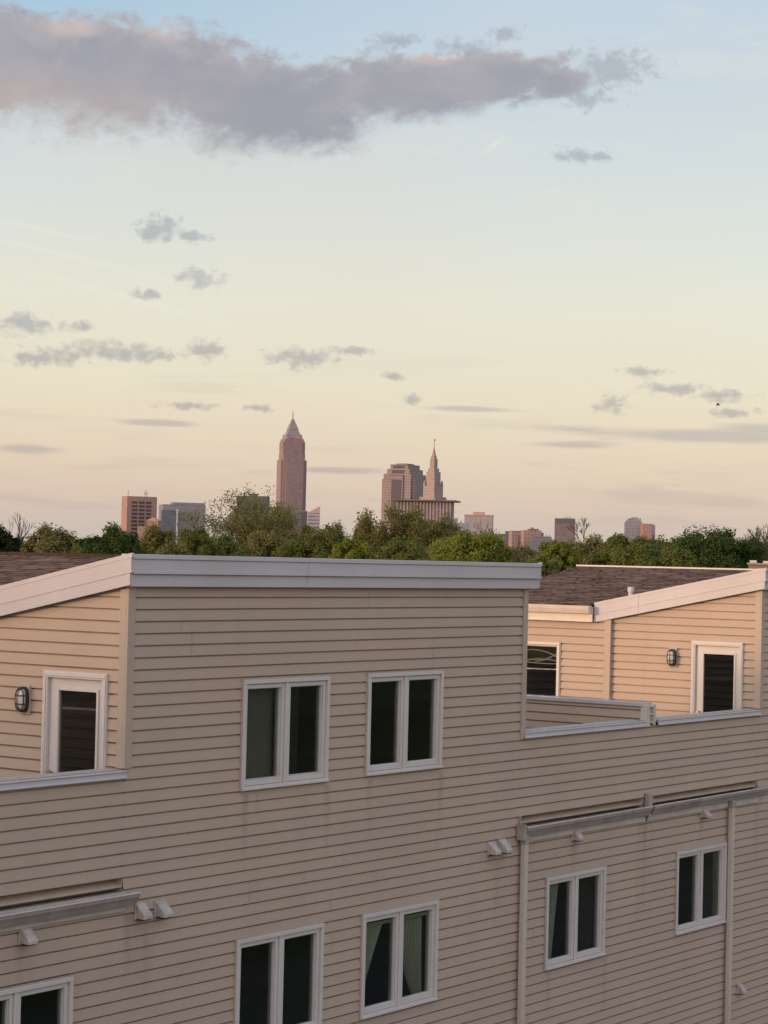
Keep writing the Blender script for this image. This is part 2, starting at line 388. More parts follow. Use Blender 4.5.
def shingle_material():
    mt, N, L, b = mat_base("brown_asphalt_shingles", rough=.95, spec=.0)
    uvn = N.new('ShaderNodeUVMap'); uvn.uv_map = 'UVMap'
    bk = nn(N, L, 'ShaderNodeTexBrick', i_Vector=uvn.outputs[0], i_Scale=1.0, i_Color1=(.29, .180, .135, 1), i_Color2=(.165, .098, .072, 1), i_Mortar=(.020, .015, .013, 1))
    bk.inputs['Mortar Size'].default_value = .022; bk.inputs['Brick Width'].default_value = .33; bk.inputs['Row Height'].default_value = .142
    bk.inputs['Bias'].default_value = 0.1; bk.offset = .37; bk.offset_frequency = 2; bk.squash_frequency = 3; bk.squash = 1.4
    n1 = noise_(N, L, uvn.outputs[0], 2.2, 6, .7, (1, .7, 1))
    c = mixrgb(N, L, mrange(N, L, n1, .4, .7, 0, .45), bk.outputs[0], (.36, .235, .18))
    n4 = noise_(N, L, uvn.outputs[0], 2.6, 3, .55, (.55, 1.6, 1))
    c = mixrgb(N, L, mrange(N, L, n4, .42, .62, 0, .42), c, (.075, .052, .044))
    n5 = noise_(N, L, uvn.outputs[0], 3.1, 3, .55, (.45, 1.9, 1))
    c = mixrgb(N, L, mrange(N, L, n5, .52, .68, 0, .45), c, (.43, .29, .225))
    n2 = noise_(N, L, uvn.outputs[0], 90, 2, .6)
    c = mixrgb(N, L, mrange(N, L, n2, .3, .7, 0, .35), c, (.06, .045, .04))
    L.new(c, b.inputs['Base Color'])
    sp = nn(N, L, 'ShaderNodeSeparateXYZ', i_Vector=uvn.outputs[0])
    saw = mmath(N, L, 'FRACT', mmath(N, L, 'DIVIDE', sp.outputs[1], .142))
    h = mmath(N, L, 'ADD', mmath(N, L, 'MULTIPLY', saw, -1.), mmath(N, L, 'MULTIPLY', bk.outputs['Fac'], -.4))
    bp = nn(N, L, 'ShaderNodeBump', i_Height=h, i_Strength=.8, i_Distance=.012); L.new(bp.outputs[0], b.inputs['Normal'])
    return mt
M['shingle'] = shingle_material()
def leaf_material(name, c1, c2):
    mt, N, L, b = mat_base(name, c1, .75, .15)
    g = N.new('ShaderNodeNewGeometry')
    n1 = noise_(N, L, g.outputs['Position'], .55, 3, .6)
    f = mmath(N, L, 'ADD', mmath(N, L, 'MULTIPLY', g.outputs['Random Per Island'], .6), mrange(N, L, n1, .35, .65, 0, .4))
    c = mixrgb(N, L, f, c1, c2); L.new(c, b.inputs['Base Color'])
    tr = nn(N, L, 'ShaderNodeBsdfTranslucent', i_Color=c)
    mx = N.new('ShaderNodeMixShader'); mx.inputs[0].default_value = .5
    L.new(b.outputs[0], mx.inputs[1]); L.new(tr.outputs[0], mx.inputs[2])
    L.new(mx.outputs[0], N['Material Output'].inputs[0])
    return mt
LEAF = {'dark': leaf_material("dark_green_leaves", (0.044, 0.076, 0.019), (0.110, 0.153, 0.038)),
        'mid': leaf_material("mid_green_leaves", (0.119, 0.143, 0.034), (0.223, 0.239, 0.064)),
        'bright': leaf_material("bright_spring_leaves", (0.179, 0.209, 0.031), (0.298, 0.316, 0.062)),
        'olive': leaf_material("olive_leaves", (0.168, 0.157, 0.055), (0.281, 0.256, 0.099)),
        'rust': leaf_material("rusty_spring_leaves", (0.157, 0.141, 0.056), (0.239, 0.204, 0.095)),
        'pine': leaf_material("blackish_green_needles", (0.017, 0.032, 0.013), (0.041, 0.063, 0.022))}
M['bark'] = weathered("grey_brown_bark", (.060, .048, .038), (.030, .024, .020), .9, .1, 4., .8, .4)

# ------------------------------------------------------------------ ground
def ground():
    mb = MB(); R = 16000; n = 72; c = (1500, 1500)
    mb.poly([(c[0]+R*cos(2*pi*k/n), c[1]+R*sin(2*pi*k/n), 0) for k in range(n)])
    mt, N, L, b = mat_base("worn_grass_and_earth", rough=.95, spec=.1)
    P = geo_pos(N)
    c1 = mixrgb(N, L, mrange(N, L, noise_(N, L, P, .12, 6, .65), .4, .65), (.045, .060, .022), (.085, .075, .050))
    c1 = mixrgb(N, L, mrange(N, L, noise_(N, L, P, 3, 5, .7), .4, .7, 0, .5), c1, (.03, .038, .016))
    L.new(c1, b.inputs['Base Color'])
    kind(mb.build("ground", mt, None), 'structure')
    mb = MB(); mb.box(-60, 120, -16.2, -3.2, -.2, .012)
    mt, N, L, b = mat_base("asphalt_lane", rough=.9, spec=.2)
    P = geo_pos(N)
    L.new(mixrgb(N, L, mrange(N, L, noise_(N, L, P, .8, 6, .7), .35, .7), (.050, .049, .048), (.085, .081, .076)), b.inputs['Base Color'])
    kind(mb.build("road", mt, None), 'structure')
ground()

# ------------------------------------------------------------------ the row house
C0, CR = -.580, .127                       # butt line of a siding course, course height (relative to E)
LIP = .015; GRV = .018
def clip(poly, a, b):                      # keep z <= a + b*s
    out = []
    for i in range(len(poly)):
        p, q = poly[i], poly[(i+1) % len(poly)]
        dp, dq = a+b*p[0]-p[1], a+b*q[0]-q[1]
        if dp >= 0: out.append(p)
        if (dp >= 0) != (dq >= 0):
            t = dp/(dp-dq); out.append((p[0]+t*(q[0]-p[0]), p[1]+t*(q[1]-p[1])))
    return out
def siding(mb, F, s0, s1, z0, z1, holes=(), tops=(), seams=0):
    ks = [C0 + CR*k for k in range(-75, 12)]
    zb = sorted({z0, z1} | {z for z in ks if z0 < z < z1} | {z-GRV for z in ks if z0 < z-GRV < z1} | {z for h in holes for z in h[2:] if z0 < z < z1})
    zb = [z for i, z in enumerate(zb) if i == 0 or z-zb[i-1] > 1e-6]
    for za, zc in zip(zb[:-1], zb[1:]):
        mid = (za+zc)/2
        base = C0 + CR*math.floor((mid-C0)/CR)
        groove = mid-base > CR-GRV
        off = (lambda z: -.026) if groove else (lambda z: .002 + LIP*max(0, 1-(z-base)/(CR-GRV)))
        iv = [(s0, s1)]
        for (ha, hb, hz0, hz1) in holes:
            if hz0 < mid < hz1:
                nv = []
                for a, b in iv:
                    if hb <= a or ha >= b: nv.append((a, b)); continue
                    if ha > a: nv.append((a, ha))
                    if hb < b: nv.append((hb, b))
                iv = nv
        zz = [za, zc]
        if seams and not groove:
            rs = random.Random(int(math.floor((base-C0)/CR/2+.01))*7919+seams)
            x = s0-rs.uniform(0, 14.6); cuts = []
            while x < s1:
                if x > s0+.1: cuts.append(x)
                x += 14.6 - rs.choice((0, 0, 1.2))
            for c_ in cuts:
                nv = []
                for a, b in iv:
                    if a+.02 < c_ < b-.02: nv += [(a, c_-.0016), (c_+.0016, b)]
                    else: nv.append((a, b))
                iv = nv
        for a, b in iv:
            for q0, q1 in zip(zz[:-1], zz[1:]):
                pl = [(a, q0), (b, q0), (b, q1), (a, q1)]
                for (ta, tb) in tops: pl = clip(pl, ta, tb) if pl else pl
                if len(pl) >= 3:
                    mb.poly([F.p(s, off(z), E+z) for s, z in pl])
            if abs(za-base) < 1e-5:
                pl = [(a, za), (b, za), (b, za+.004), (a, za+.004)]
                for (ta, tb) in tops: pl = clip(pl, ta, tb) if pl else pl
                if len(pl) >= 3:
                    ss = [s for s, z in pl]; A, B = min(ss), max(ss)
                    mb.poly([F.p(A, off(za), E+za), F.p(B, off(za), E+za), F.p(B, -.026, E+za), F.p(A, -.026, E+za)])
                    zl_ = base+CR-GRV
                    mb.poly([F.p(A, .002, E+zl_), F.p(B, .002, E+zl_), F.p(B, -.026, E+zl_), F.p(A, -.026, E+zl_)])

FAC = Frame((0, 0, 0), (1, 0, 0), (0, -1, 0))
PH = [(2.46, 10.40), (17.58, 25.52), (32.73, 40.67), (47.85, 55.8)]     # the rooftop storeys along the row
X0, X1, DEP = -4.6, 63.0, 12.0
PAR_B, PAR_T = -2.343, -2.262                                          # parapet cap, bottom and top of its front
DECK = -3.40
SL = .207                                                              # rake slope
PD, RD = 2.72, 5.35                                                    # front wall depth, depth of the rear block

house = thing("row_house", "long beige vinyl sided row house with white windows and rooftop storeys in front", "house", (21, 6, 0))

WINS = [  # x0, x1, z0, z1
    (19.56, 21.18, -2.625, -1.385), (21.96, 23.595, -2.615, -1.383),
    (19.555, 21.175, -5.535, -4.28), (21.965, 23.60, -5.535, -4.28),
    (26.26, 27.885, -5.535, -4.28), (30.05, 31.69, -5.525, -4.285), (15.29, 16.905, -5.56, -4.31)]
SLOTS = [(13.2, 17.60, -3.525, -3.388), (25.50, 28.915, -3.525, -3.388), (29.045, 32.70, -3.525, -3.388)]
WINS = [tuple(v*(1-.042/15.6) for v in w) for w in WINS]
ins = .03
holes = [(a+ins, b-ins, c+ins, d-ins) for a, b, c, d in WINS] + SLOTS
mb = MB()
siding(mb, FAC, X0, X1, -E+.25, PAR_B, holes, seams=11)
for (a, b) in PH: siding(mb, FAC, a, b, PAR_B, -.30, holes, seams=5)
# slots: ceiling, sloping floor, back, ends
facade = mb.build("siding_wall", M['siding'], house, recalc=False)
mb = MB(); mb.box(X0-.02, X1+.02, -.03, DEP, 0, .3); mb.build("foundation", weathered("concrete", (.3, .29, .27), (.2, .19, .18), .9), house)

# end and back walls of the main body
for nm, F, L0, L1 in (("end_wall", Frame((X0, 0, 0), (0, 1, 0), (-1, 0, 0)), 0, DEP), ("end_wall", Frame((X1, 0, 0), (0, 1, 0), (1, 0, 0)), 0, DEP),
                      ("rear_wall", Frame((X0, DEP, 0), (1, 0, 0), (0, 1, 0)), 0, X1-X0)):
    mb = MB(); siding(mb, F, L0, L1, -E+.25, PAR_B)
    mb.build(nm, M['siding'], house, recalc=False)
# decks and floors
mb = MB(); mb.box(X0+.02, X1-.02, .3, DEP-.02, E+DECK-.2, E+DECK); mb.build("roof_deck", M['deck'], house)
mb = MB(); mb.box(X0+.02, X1-.02, .02, DEP-.02, E-6.45, E-6.3); mb.build("floor_slab", M['interior'], house)
# inner partition so that rooms are rooms
mb = MB()
for x in (11.5, 18.9, 21.57, 24.6, 29.05, 33.5):
    mb.box(x-.06, x+.06, .05, DEP-.1, E-6.29, E+DECK-.21)
mb.box(X0+.1, X1-.1, 4.0, 4.12, E-6.29, E+DECK-.21)
mb.build("partition", M['interior'], house)

# parapet caps
def cap_run(x0, x1):
    mb = MB()
    prof = lambda x: [(x, -.062, E+PAR_B), (x, -.062, E+PAR_B+.012), (x, -.046, E+PAR_B+.024), (x, -.042, E+PAR_T-.022), (x, -.052, E+PAR_T-.016), (x, -.050, E+PAR_T), (x, .18, E+PAR_T+.016), (x, .18, E+PAR_B), (x, .15, E+PAR_B), (x, .15, E+PAR_T-.03), (x, -.035, E+PAR_T-.03), (x, -.035, E+PAR_B)]
    mb.prism(prof(x0), prof(x1)); return mb.build("parapet_cap", M['cap'], house, bevel=.004)
def dip(x0, x1):      # inner face of the parapet
    mb = MB(); siding(mb, Frame((0, .14, 0), (1, 0, 0), (0, 1, 0)), x0, x1, DECK, PAR_B); mb.build("parapet_inner_wall", M['siding'], house, recalc=False)
gaps = [(X0, PH[0][0]), (PH[0][1], PH[1][0]), (PH[1][1], PH[2][0]), (PH[2][1], PH[3][0]), (PH[3][1], X1)]
for a, b in gaps:
    segs = []
    x = a
    mid = (a+b)/2
    if b-a > 5: segs = [(a, a+.5*(mid-a)), (a+.5*(mid-a)+.004, mid-.13), (mid+.13, b)]
    else: segs = [(a, b)]
    for s0, s1 in segs: cap_run(s0+.002, s1-.002)
    dip(a, b)
# dividing walls between neighbouring decks, with the open channel at the front end
for a, b in gaps[1:4]:
    xm = (a+b)/2 - .10 if a > 20 else (a+b)/2
    zt, zb_ = -2.005, -2.058
    for Fr, nm in ((Frame((xm-.11, 0, 0), (0, 1, 0), (-1, 0, 0)), 0), (Frame((xm+.11, 0, 0), (0, 1, 0), (1, 0, 0)), 1)):
        mb = MB(); siding(mb, Fr, .05, DEP-.1, DECK, zb_); mb.build("divider_wall", M['siding'], house, recalc=False)
    mb = MB(); mb.box(xm-.15, xm+.15, .02, DEP-.1, E+zb_, E+zt); mb.build("divider_cap", M['cap'], house, bevel=.005)
    mb = MB()
    mb.box(xm-.135, xm-.05, -.055, .06, E-2.33, E-2.03); mb.box(xm+.075, xm+.135, -.055, .06, E-2.33, E-2.03)
    mb.box(xm-.05, xm+.075, .0, .05, E-2.33, E-2.06)
    for zc in (-2.30, -2.18, -2.07): mb.box(xm-.05, xm+.075, -.045, .0, E+zc, E+zc+.022)
    mb.build("divider_end_post", M['spout'], house, bevel=.004)

# ---- rooftop storeys
def rake_prism(mb, x_out, x_in, y0, y1, zt, zb_, y_ref=-.05):
    f = lambda x, y, z: (x, y, E+z-SL*(y-y_ref))
    mb.prism([f(x_out, y0, zb_), f(x_in, y0, zb_), f(x_in, y0, zt), f(x_out, y0, zt)],
             [f(x_out, y1, zb_), f(x_in, y1, zb_), f(x_in, y1, zt), f(x_out, y1, zt)])
BX = .05                                     # rear block stands this much proud of the front side wall
EAVE_Z = -.665                               # shingle edge of the rear block
def uv_roof(o, ax_u, ax_v, sc):
    me = o.data; uv = me.uv_layers.new(name='UVMap')
    for p in me.polygons:
        for li in p.loop_indices:
            co = me.vertices[me.loops[li].vertex_index].co + o.location
            uv.data[li].uv = (co.dot(ax_u), co.dot(ax_v)*sc)
def penthouse(i, a, b, door_dy=0., door_dz=0.):
    vis = i in (1, 2)
    Fl = Frame((a, 0, 0), (0, 1, 0), (-1, 0, 0)); Fr_ = Frame((b, 0, 0), (0, 1, 0), (1, 0, 0))
    dz = door_dz; dy = door_dy
    d0, d1, dt = .305+dy, 1.225+dy, -1.27+dz
    w0, w1, wt, wb = 3.66, 4.72, -1.335, -2.60
    mb = MB()
    siding(mb, Fl, .0, PD, DECK, .1, [(d0+.03, d1-.03, DECK-.1, dt-.03)], [(-.33, -SL)])
    mb.build("side_wall", M['siding'], house, recalc=False)
    Fb = Frame((a-BX, 0, 0), (0, 1, 0), (-1, 0, 0))
    mb = MB(); siding(mb, Fb, PD, RD-.1, DECK, EAVE_Z-.25, [(w0+.03, w1-.03, wb+.03, wt-.03)]); mb.build("side_wall", M['siding'], house, recalc=False)
    mb = MB(); siding(mb, Fr_, .0, RD-.1, DECK, .1, [], [(-.33, -SL), (EAVE_Z-.2, 0)] if False else [(-.33, -.12)]); mb.build("side_wall", M['siding'], house, recalc=False)
    xr_ = a + 3.38
    gable_b = Frame((0, RD-.1, 0), (1, 0, 0), (0, 1, 0))
    mb = MB(); siding(mb, gable_b, a-BX, b, DECK, .1, [], [(-.66-.05-.2*(a), .2), (-.14+.12*(xr_), -.12)]); mb.build("rear_wall", M['siding'], house, recalc=False)
    # corner posts
    mb = MB()
    mb.box(a-.028, a+.085, -.030, -.002, E+PAR_T+.02, E-.345); mb.box(a-.030, a-.002, -.002, .085, E+PAR_T+.02, E-.37)
    mb.build("corner_post", M['post'], house)
    mb = MB(); mb.box(b-.08, b+.028, -.030, -.002, E+PAR_B-.0, E-.345); mb.box(b+.002, b+.030, -.002, .08, E+PAR_T, E-.37)
    mb.build("corner_post", M['post'], house)
    mb = MB(); mb.box(a-BX-.028, a-.004, PD-.03, PD+.09, E+DECK, E+EAVE_Z-.24); mb.build("corner_post", M['post'], house)
    # front fascia in three steps
    xa, xb = a-.105, b+.20
    mb = MB()
    fa, fb_ = xa+.036, xb-.036
    cuts = [fa, fa+(fb_-fa)*.37, fa+(fb_-fa)*.74, fb_]
    for q, (c0_, c1_) in enumerate(zip(cuts[:-1], cuts[1:])):
        e_ = .003*(q % 2); c1_ -= .004 if q < 2 else 0
        mb.box(c0_, c1_, -.135-e_, .05, E-.055, E-.004)
        mb.box(c0_, c1_, -.118-e_, .05, E-.195, E-.055)
        mb.box(c0_, c1_, -.140-e_, .05, E-.212, E-.195)
        mb.box(c0_, c1_, -.104-e_, .05, E-.345, E-.212)
    mb.build("fascia", M['trim'], house, bevel=.004)
    # rake boards, left and right
    for xo, xi, nm in ((xa, xa+.035, 0), (xb, xb-.035, 1)):
        sg = 1 if nm == 0 else -1
        for y0, y1 in ((-.132, 2.16), (2.164, 3.00)):
            mb = MB()
            rake_prism(mb, xo, xi, y0, y1, -.008, -.055)
            rake_prism(mb, xo+sg*.004, xi, max(y0, -.116), y1, -.055, -.195)
            rake_prism(mb, xo, xi, y0, y1, -.195, -.212)
            rake_prism(mb, xo+sg*.006, xi, max(y0, -.102), y1, -.212, -.338)
            mb.build("rake_board", M['trim'], house)
    for (q0, q1) in ((xa+.035, a), (b, xb-.035)):      # soffits closing the rake overhangs
        mb = MB(); rake_prism(mb, q0, q1, .052, 3.0, -.300, -.318); mb.build("soffit", M['flashing'], house)
    # front shed roof
    mb = MB()
    mb.prism([(xa+.02, -.02, E-.02), (xb-.02, -.02, E-.02), (xb-.02, -.02, E-.06), (xa+.02, -.02, E-.06)],
             [(xa+.02, 3.02, E-.02-SL*3.04+.004), (xb-.02, 3.02, E-.02-SL*3.04+.004), (xb-.02, 3.02, E-.06-SL*3.04), (xa+.02, 3.02, E-.06-SL*3.04)])
    o = mb.build("roof", M['shingle'], house, origin=(a, 0, E)); uv_roof(o, Vector((1, 0, 0)), Vector((0, 1, 0)), 1.02)
    # rear roof: rises from the eave over the deck to a ridge at eye height
    xe = a-BX-.13; xr = a+3.38; zr = -.035; sl2 = (zr-EAVE_Z)/(xr-xe)
    zp = lambda x: E+EAVE_Z+sl2*(x-xe)
    def slab(x0, x1, y0, y1, t=.05):
        mb.prism([(x0, y0, zp(x0)), (x1, y0, zp(x1)), (x1, y0, zp(x1)-t), (x0, y0, zp(x0)-t)],
                 [(x0, y1, zp(x0)), (x1, y1, zp(x1)), (x1, y1, zp(x1)-t), (x0, y1, zp(x0)-t)])
    mb = MB(); slab(xe, xr, 3.03, RD); slab(a+.10, xr, .08, 3.03)
    o = mb.build("roof", M['shingle'], house, origin=(a, 0, E)); uv_roof(o, Vector((0, 1, 0)), Vector((1, 0, 0)), 1.02)
    mb = MB()       # far slope, down towards the next deck
    mb.prism([(xr, .08, E+zr), (b+.15, .08, E+zr-.1*(b+.15-xr)), (b+.15, .08, E+zr-.05-.1*(b+.15-xr)), (xr, .08, E+zr-.05)],
             [(xr, RD, E+zr), (b+.15, RD, E+zr-.1*(b+.15-xr)), (b+.15, RD, E+zr-.05-.1*(b+.15-xr)), (xr, RD, E+zr-.05)])
    o = mb.build("roof", M['shingle'], house, origin=(a, 0, E)); uv_roof(o, Vector((0, 1, 0)), Vector((1, 0, 0)), 1.02)
    if i == 2:
        mb = MB(); mb.box(xr-.03, xr+.09, .25, RD+.02, E+zr-.01, E+zr+.022); mb.build("ridge_cap", M['casing'], house)
        mb = MB(); mb.lathe((33.2, 2.62, E-.75), [(.045, 0), (.045, .30), (.058, .30), (.058, .385), (.045, .385)], 14); mb.build("vent_pipe", M['casing'], house)
    else:
        mb = MB()
        for k in range(17): mb.box(xr-.13, xr+.13, .1+k*.305, .1+k*.305+.296, E+zr-.02, E+zr+.018+.004*(k % 2))
        mb.build("ridge_cap", M['shingle'], house)
    # rear eave: board and gutter
    mb = MB(); mb.box(xe+.02, xe+.06, 3.004, RD, E+EAVE_Z-.30, E+EAVE_Z-.05); mb.build("eave_board", M['gutter_white'], house)
    mb = MB(); mb.box(xe+.06, a, 3.0, RD, E+EAVE_Z-.285, E+EAVE_Z-.265); mb.build("soffit", M['flashing'], house)
    gx = xe+.016
    prof = lambda y: [(gx, y, E+EAVE_Z-.16), (gx-.075, y, E+EAVE_Z-.16), (gx-.105, y, E+EAVE_Z-.085), (gx-.115, y, E+EAVE_Z-.03), (gx-.103, y, E+EAVE_Z-.03), (gx-.092, y, E+EAVE_Z-.085), (gx-.066, y, E+EAVE_Z-.148), (gx, y, E+EAVE_Z-.148)]
    mb = MB(); mb.prism(prof(3.02), prof(RD))
    mb.box(gx-.112, gx, 3.012, 3.02, E+EAVE_Z-.16, E+EAVE_Z-.03)
    mb.build("gutter", M['gutter_white'], house)
    # ---- door
    F = Fl
    mb = MB()
    cw = .072
    for q in ((d0, d0+cw, E+DECK, E+dt-cw), (d1-cw, d1, E+DECK, E+dt-cw), (d0, d1, E+dt-cw, E+dt)):
        mb.fbox(F, q[0], q[1], -.06, .040, q[2], q[3])
    for q in ((d0+.012, d0+cw-.02, E+DECK, E+dt-cw), (d1-cw+.02, d1-.012, E+DECK, E+dt-cw), (d0+.012, d1-.012, E+dt-cw+.02, E+dt-.012)):
        mb.fbox(F, q[0], q[1], .040, .050, q[2], q[3])
    frame_o = mb.build("door_frame", M['casing'], house, bevel=.003)
    mb = MB()
    s0, s1, st = d0+cw+.003, d1-cw-.003, dt-cw-.003
    g0, g1, gt, gb = d0+.165, d1-.205, st-.125, DECK+.36
    for q in ((s0, g0, DECK+.02, st), (g1, s1, DECK+.02, st), (g0, g1, gt, st), (g0, g1, DECK+.02, gb)):
        mb.fbox(F, q[0], q[1], -.05, -.006, E+q[2], E+q[3])
    door = mb.build("door", M['door'], house)
    mb = MB()
    r = .028
    for q in ((g0-r, g0+.006, gb-r, gt+r), (g1-.006, g1+r, gb-r, gt+r), (g0+.006, g1-.006, gt-.006, gt+r), (g0+.006, g1-.006, gb-r, gb+.006)):
        mb.fbox(F, q[0], q[1], -.006, .010, E+q[2], E+q[3])
    mb.build("glass_surround", M['casing'], door, bevel=.004)
    mb = MB(); mb.fbox(F, g0, g1, -.034, -.024, E+gb, E+gt); mb.build("glass_pane", M['glass'], door)
    mb = MB(); mb.tube([F.p(s1-.06, -.006, E-2.36), F.p(s1-.06, .03, E-2.36), F.p(s1-.06, .035, E-2.36), F.p(s1-.06, .065, E-2.36)], [.014, .014, .030, .026], 12)
    mb.build("door_knob", M['brass'], door, smooth=False)
    for zh in (-1.62, -2.55):
        mb = MB(); mb.fbox(F, s0-.012, s0+.012, -.004, .008, E+zh-.05, E+zh+.05); mb.build("hinge", M['brass'], door)
    # ---- rear side window
    window(Fb, w0, w1, wb, wt, single=True)
    # room behind: dark inner walls
    mb = MB(); mb.box(a+2.2, a+2.3, .2, RD-.2, E+DECK, E-.75); mb.box(a+.02, b-.02, 2.9, 2.98, E+DECK, E-.75) if False else None
    mb.build("partition", M['interior'], house)

def window(F, x0, x1, z0, z1, single=False):
    w = MB(); cw = .048
    for q in ((x0, x0+cw, z0+cw, z1-cw), (x1-cw, x1, z0+cw, z1-cw), (x0, x1, z1-cw, z1), (x0, x1, z0, z0+cw)):
        w.fbox(F, q[0], q[1], -.10, .042, E+q[2], E+q[3])
    if not single:
        xm = (x0+x1)/2; w.fbox(F, xm-.028, xm+.028, -.10, .030, E+z0+cw, E+z1-cw)
        cells = [(x0+cw, xm-.028), (xm+.028, x1-cw)]
    else: cells = [(x0+cw, x1-cw)]
    root = w.build("window", M['casing'], house, bevel=.004)
    # thin nailing flange and sill nose
    w = MB(); w.fbox(F, x0-.018, x1+.018, -.004, .028, E+z1+.001, E+z1+.014); w.fbox(F, x0-.016, x0-.001, -.004, .026, E+z0, E+z1); w.fbox(F, x1+.001, x1+.016, -.004, .026, E+z0, E+z1)
    w.build("trim_channel", M['post'], root)
    w = MB(); w.fbox(F, x0+.004, x1-.004, .043, .062, E+z0+.004, E+z0+.030); w.build("sill", M['casing'], root, bevel=.004)
    for a, b in cells:
        sw = .050 if not single else .02
        w = MB()
        c0, c1, d0, d1 = a+.004, b-.004, z0+cw+.004, z1-cw-.004
        for q in ((c0, c0+sw, d0+sw+.01, d1-sw), (c1-sw, c1, d0+sw+.01, d1-sw), (c0, c1, d1-sw, d1), (c0, c1, d0, d0+sw+.01)):
            w.fbox(F, q[0], q[1], -.085, .012, E+q[2], E+q[3])
        for q in ((c0+sw-.008, c0+sw+.008, d0+sw+.01, d1-sw), (c1-sw-.008, c1-sw+.008, d0+sw+.01, d1-sw), (c0+sw-.008, c1-sw+.008, d1-sw-.008, d1-sw+.008), (c0+sw-.008, c1-sw+.008, d0+sw+.002, d0+sw+.018)):
            w.fbox(F, q[0], q[1], -.07, -.010, E+q[2], E+q[3])
        s = w.build("sash", M['casing'], root, bevel=.003)
        w = MB(); w.fbox(F, c0+sw-.004, c1-sw+.004, -.045, -.035, E+d0+sw, E+d1-sw+.004); w.build("glass_pane", M['glass'], root)
    return root
M['door'] = weathered("white_painted_door", (.62, .59, .56), (.5, .47, .44), .4, .35, 1.4, .4, .2)

for i, (a, b) in enumerate(PH):
    penthouse(i, a, b, -.07 if i != 2 else -.02, 0.0 if i != 2 else .065)
for (a, b, c, d) in WINS: window(FAC, a, b, c, d)

# ---- scupper slots with gutters below them
def slot(x0, x1, z0, z1):
    mb = MB()
    mb.poly([(x0, .17, E+z1-.010), (x1, .17, E+z1-.010), (x1, -.006, E+z1-.088), (x0, -.006, E+z1-.088)])
    mb.poly([(x0, -.006, E+z1-.088), (x1, -.006, E+z1-.088), (x1, .10, E+z0), (x0, .10, E+z0)])
    mb.poly([(x0, -.0, E+z1), (x1, -.0, E+z1), (x1, .24, E+z1), (x0, .24, E+z1)])
    for x in (x0, x1): mb.poly([(x, 0, E+z1), (x, 0, E+z0), (x, .24, E+z0), (x, .24, E+z1)])
    mb.poly([(x0, .22, E+z1-.012), (x1, .22, E+z1-.012), (x1, .22, E+z1), (x0, .22, E+z1)])
    mb.build("scupper_flashing", M['flashing2'], house, recalc=False)
M['flashing2'] = weathered("beige_flashing", (.56, .46, .36), (.36, .29, .23), .6, .3, 2.4, .5, .3)
def gutter_run(x0, x1, zl, zr, boardx0, boardx1):
    zz = lambda x: zl+(zr-zl)*(x-x0)/(x1-x0)
    mb = MB(); mb.box(boardx0, boardx1, -.045, -.024, E-3.725, E-3.53); mb.build("gutter_board", M['trimdirty'], house, bevel=.003)
    def prof(x):
        z = E+zz(x)
        return [(x, -.048, z-.005), (x, -.048, z-.120), (x, -.105, z-.120), (x, -.128, z-.070), (x, -.150, z-.035), (x, -.150, z), (x, -.162, z), (x, -.162, z+.006),
                (x, -.142, z+.006), (x, -.142, z-.030), (x, -.120, z-.066), (x, -.098, z-.108), (x, -.058, z-.108), (x, -.058, z-.005)]
    mb = MB(); mb.prism(prof(x0), prof(x1))
    for xe in (x0, x1-.006): mb.prism([(xe, y, z) for (_, y, z) in prof(xe)[:8]], [(xe+.006, y, z) for (_, y, z) in prof(xe)[:8]])
    g = mb.build("gutter", M['gutter'], house)
    mb = MB(); mb.prism([(x0, -.166, E+zz(x0)+.001), (x0, -.140, E+zz(x0)+.004), (x0, -.140, E+zz(x0)+.014), (x0, -.166, E+zz(x0)+.011)],
                        [(x1, -.166, E+zz(x1)+.001), (x1, -.140, E+zz(x1)+.004), (x1, -.140, E+zz(x1)+.014), (x1, -.166, E+zz(x1)+.011)])
    mb.build("gutter_lip", M['lip'], g)
    mb = MB(); mb.box(x0+.02, x1-.02, -.104, -.100, E+min(zl, zr)-.095, E+min(zl, zr)-.085); mb.build("gutter_seam", M['lip'], g)
    rnd = random.Random(int(x0*10)); mb = MB()
    n = int((x1-x0)/.05); pts = []
    for k in range(n+1):
        x = x0+.02+(x1-x0-.04)*k/n; pts.append((x, E+zz(x)-.045+rnd.uniform(-.012, .012), E+zz(x)-.045+rnd.uniform(-.012, .012)))
    for (xa, za, zb_), (xc, zc, zd) in zip(pts[:-1], pts[1:]):
        mb.poly([(xa, -.140, za), (xc, -.140, zc), (xc, -.052, zd+.012), (xa, -.052, zb_+.012)])
    mb.build("leaf_litter", M['debris'], g, recalc=False)
M['lip'] = weathered("highlight_gutter_lip", (.72, .69, .67), (.45, .42, .40), .35, .5, 6., .6, .4)  # bright edge highlight of the gutter, put into the lip's colour
M['trimdirty'] = weathered("dirty_white_board", (.56, .51, .46), (.36, .32, .28), .55, .3, 1.6, .6, .5)
for s in SLOTS: slot(*s)
gutter_run(13.0, 17.71, -3.555, -3.538, 13.0, 17.62)
gutter_run(25.44, 28.93, -3.520, -3.505, 25.52, 28.93)
gutter_run(28.985, 32.86, -3.505, -3.495, 28.99, 32.70)
# joint block where the two gutters meet, end bracket at the left
mb = MB(); mb.box(28.925, 29.035, -.10, -.026, E-3.66, E-3.33); mb.box(28.915, 29.05, -.07, -.024, E-3.335, E-3.318); mb.build("gutter_joint", M['gutter'], house, bevel=.004)
mb = MB(); mb.box(25.38, 25.436, -.15, -.024, E-3.68, E-3.47); mb.box(25.44, 25.462, -.05, -.024, E-3.49, E-3.375); mb.build("gutter_bracket", M['gutter'], house, bevel=.004)
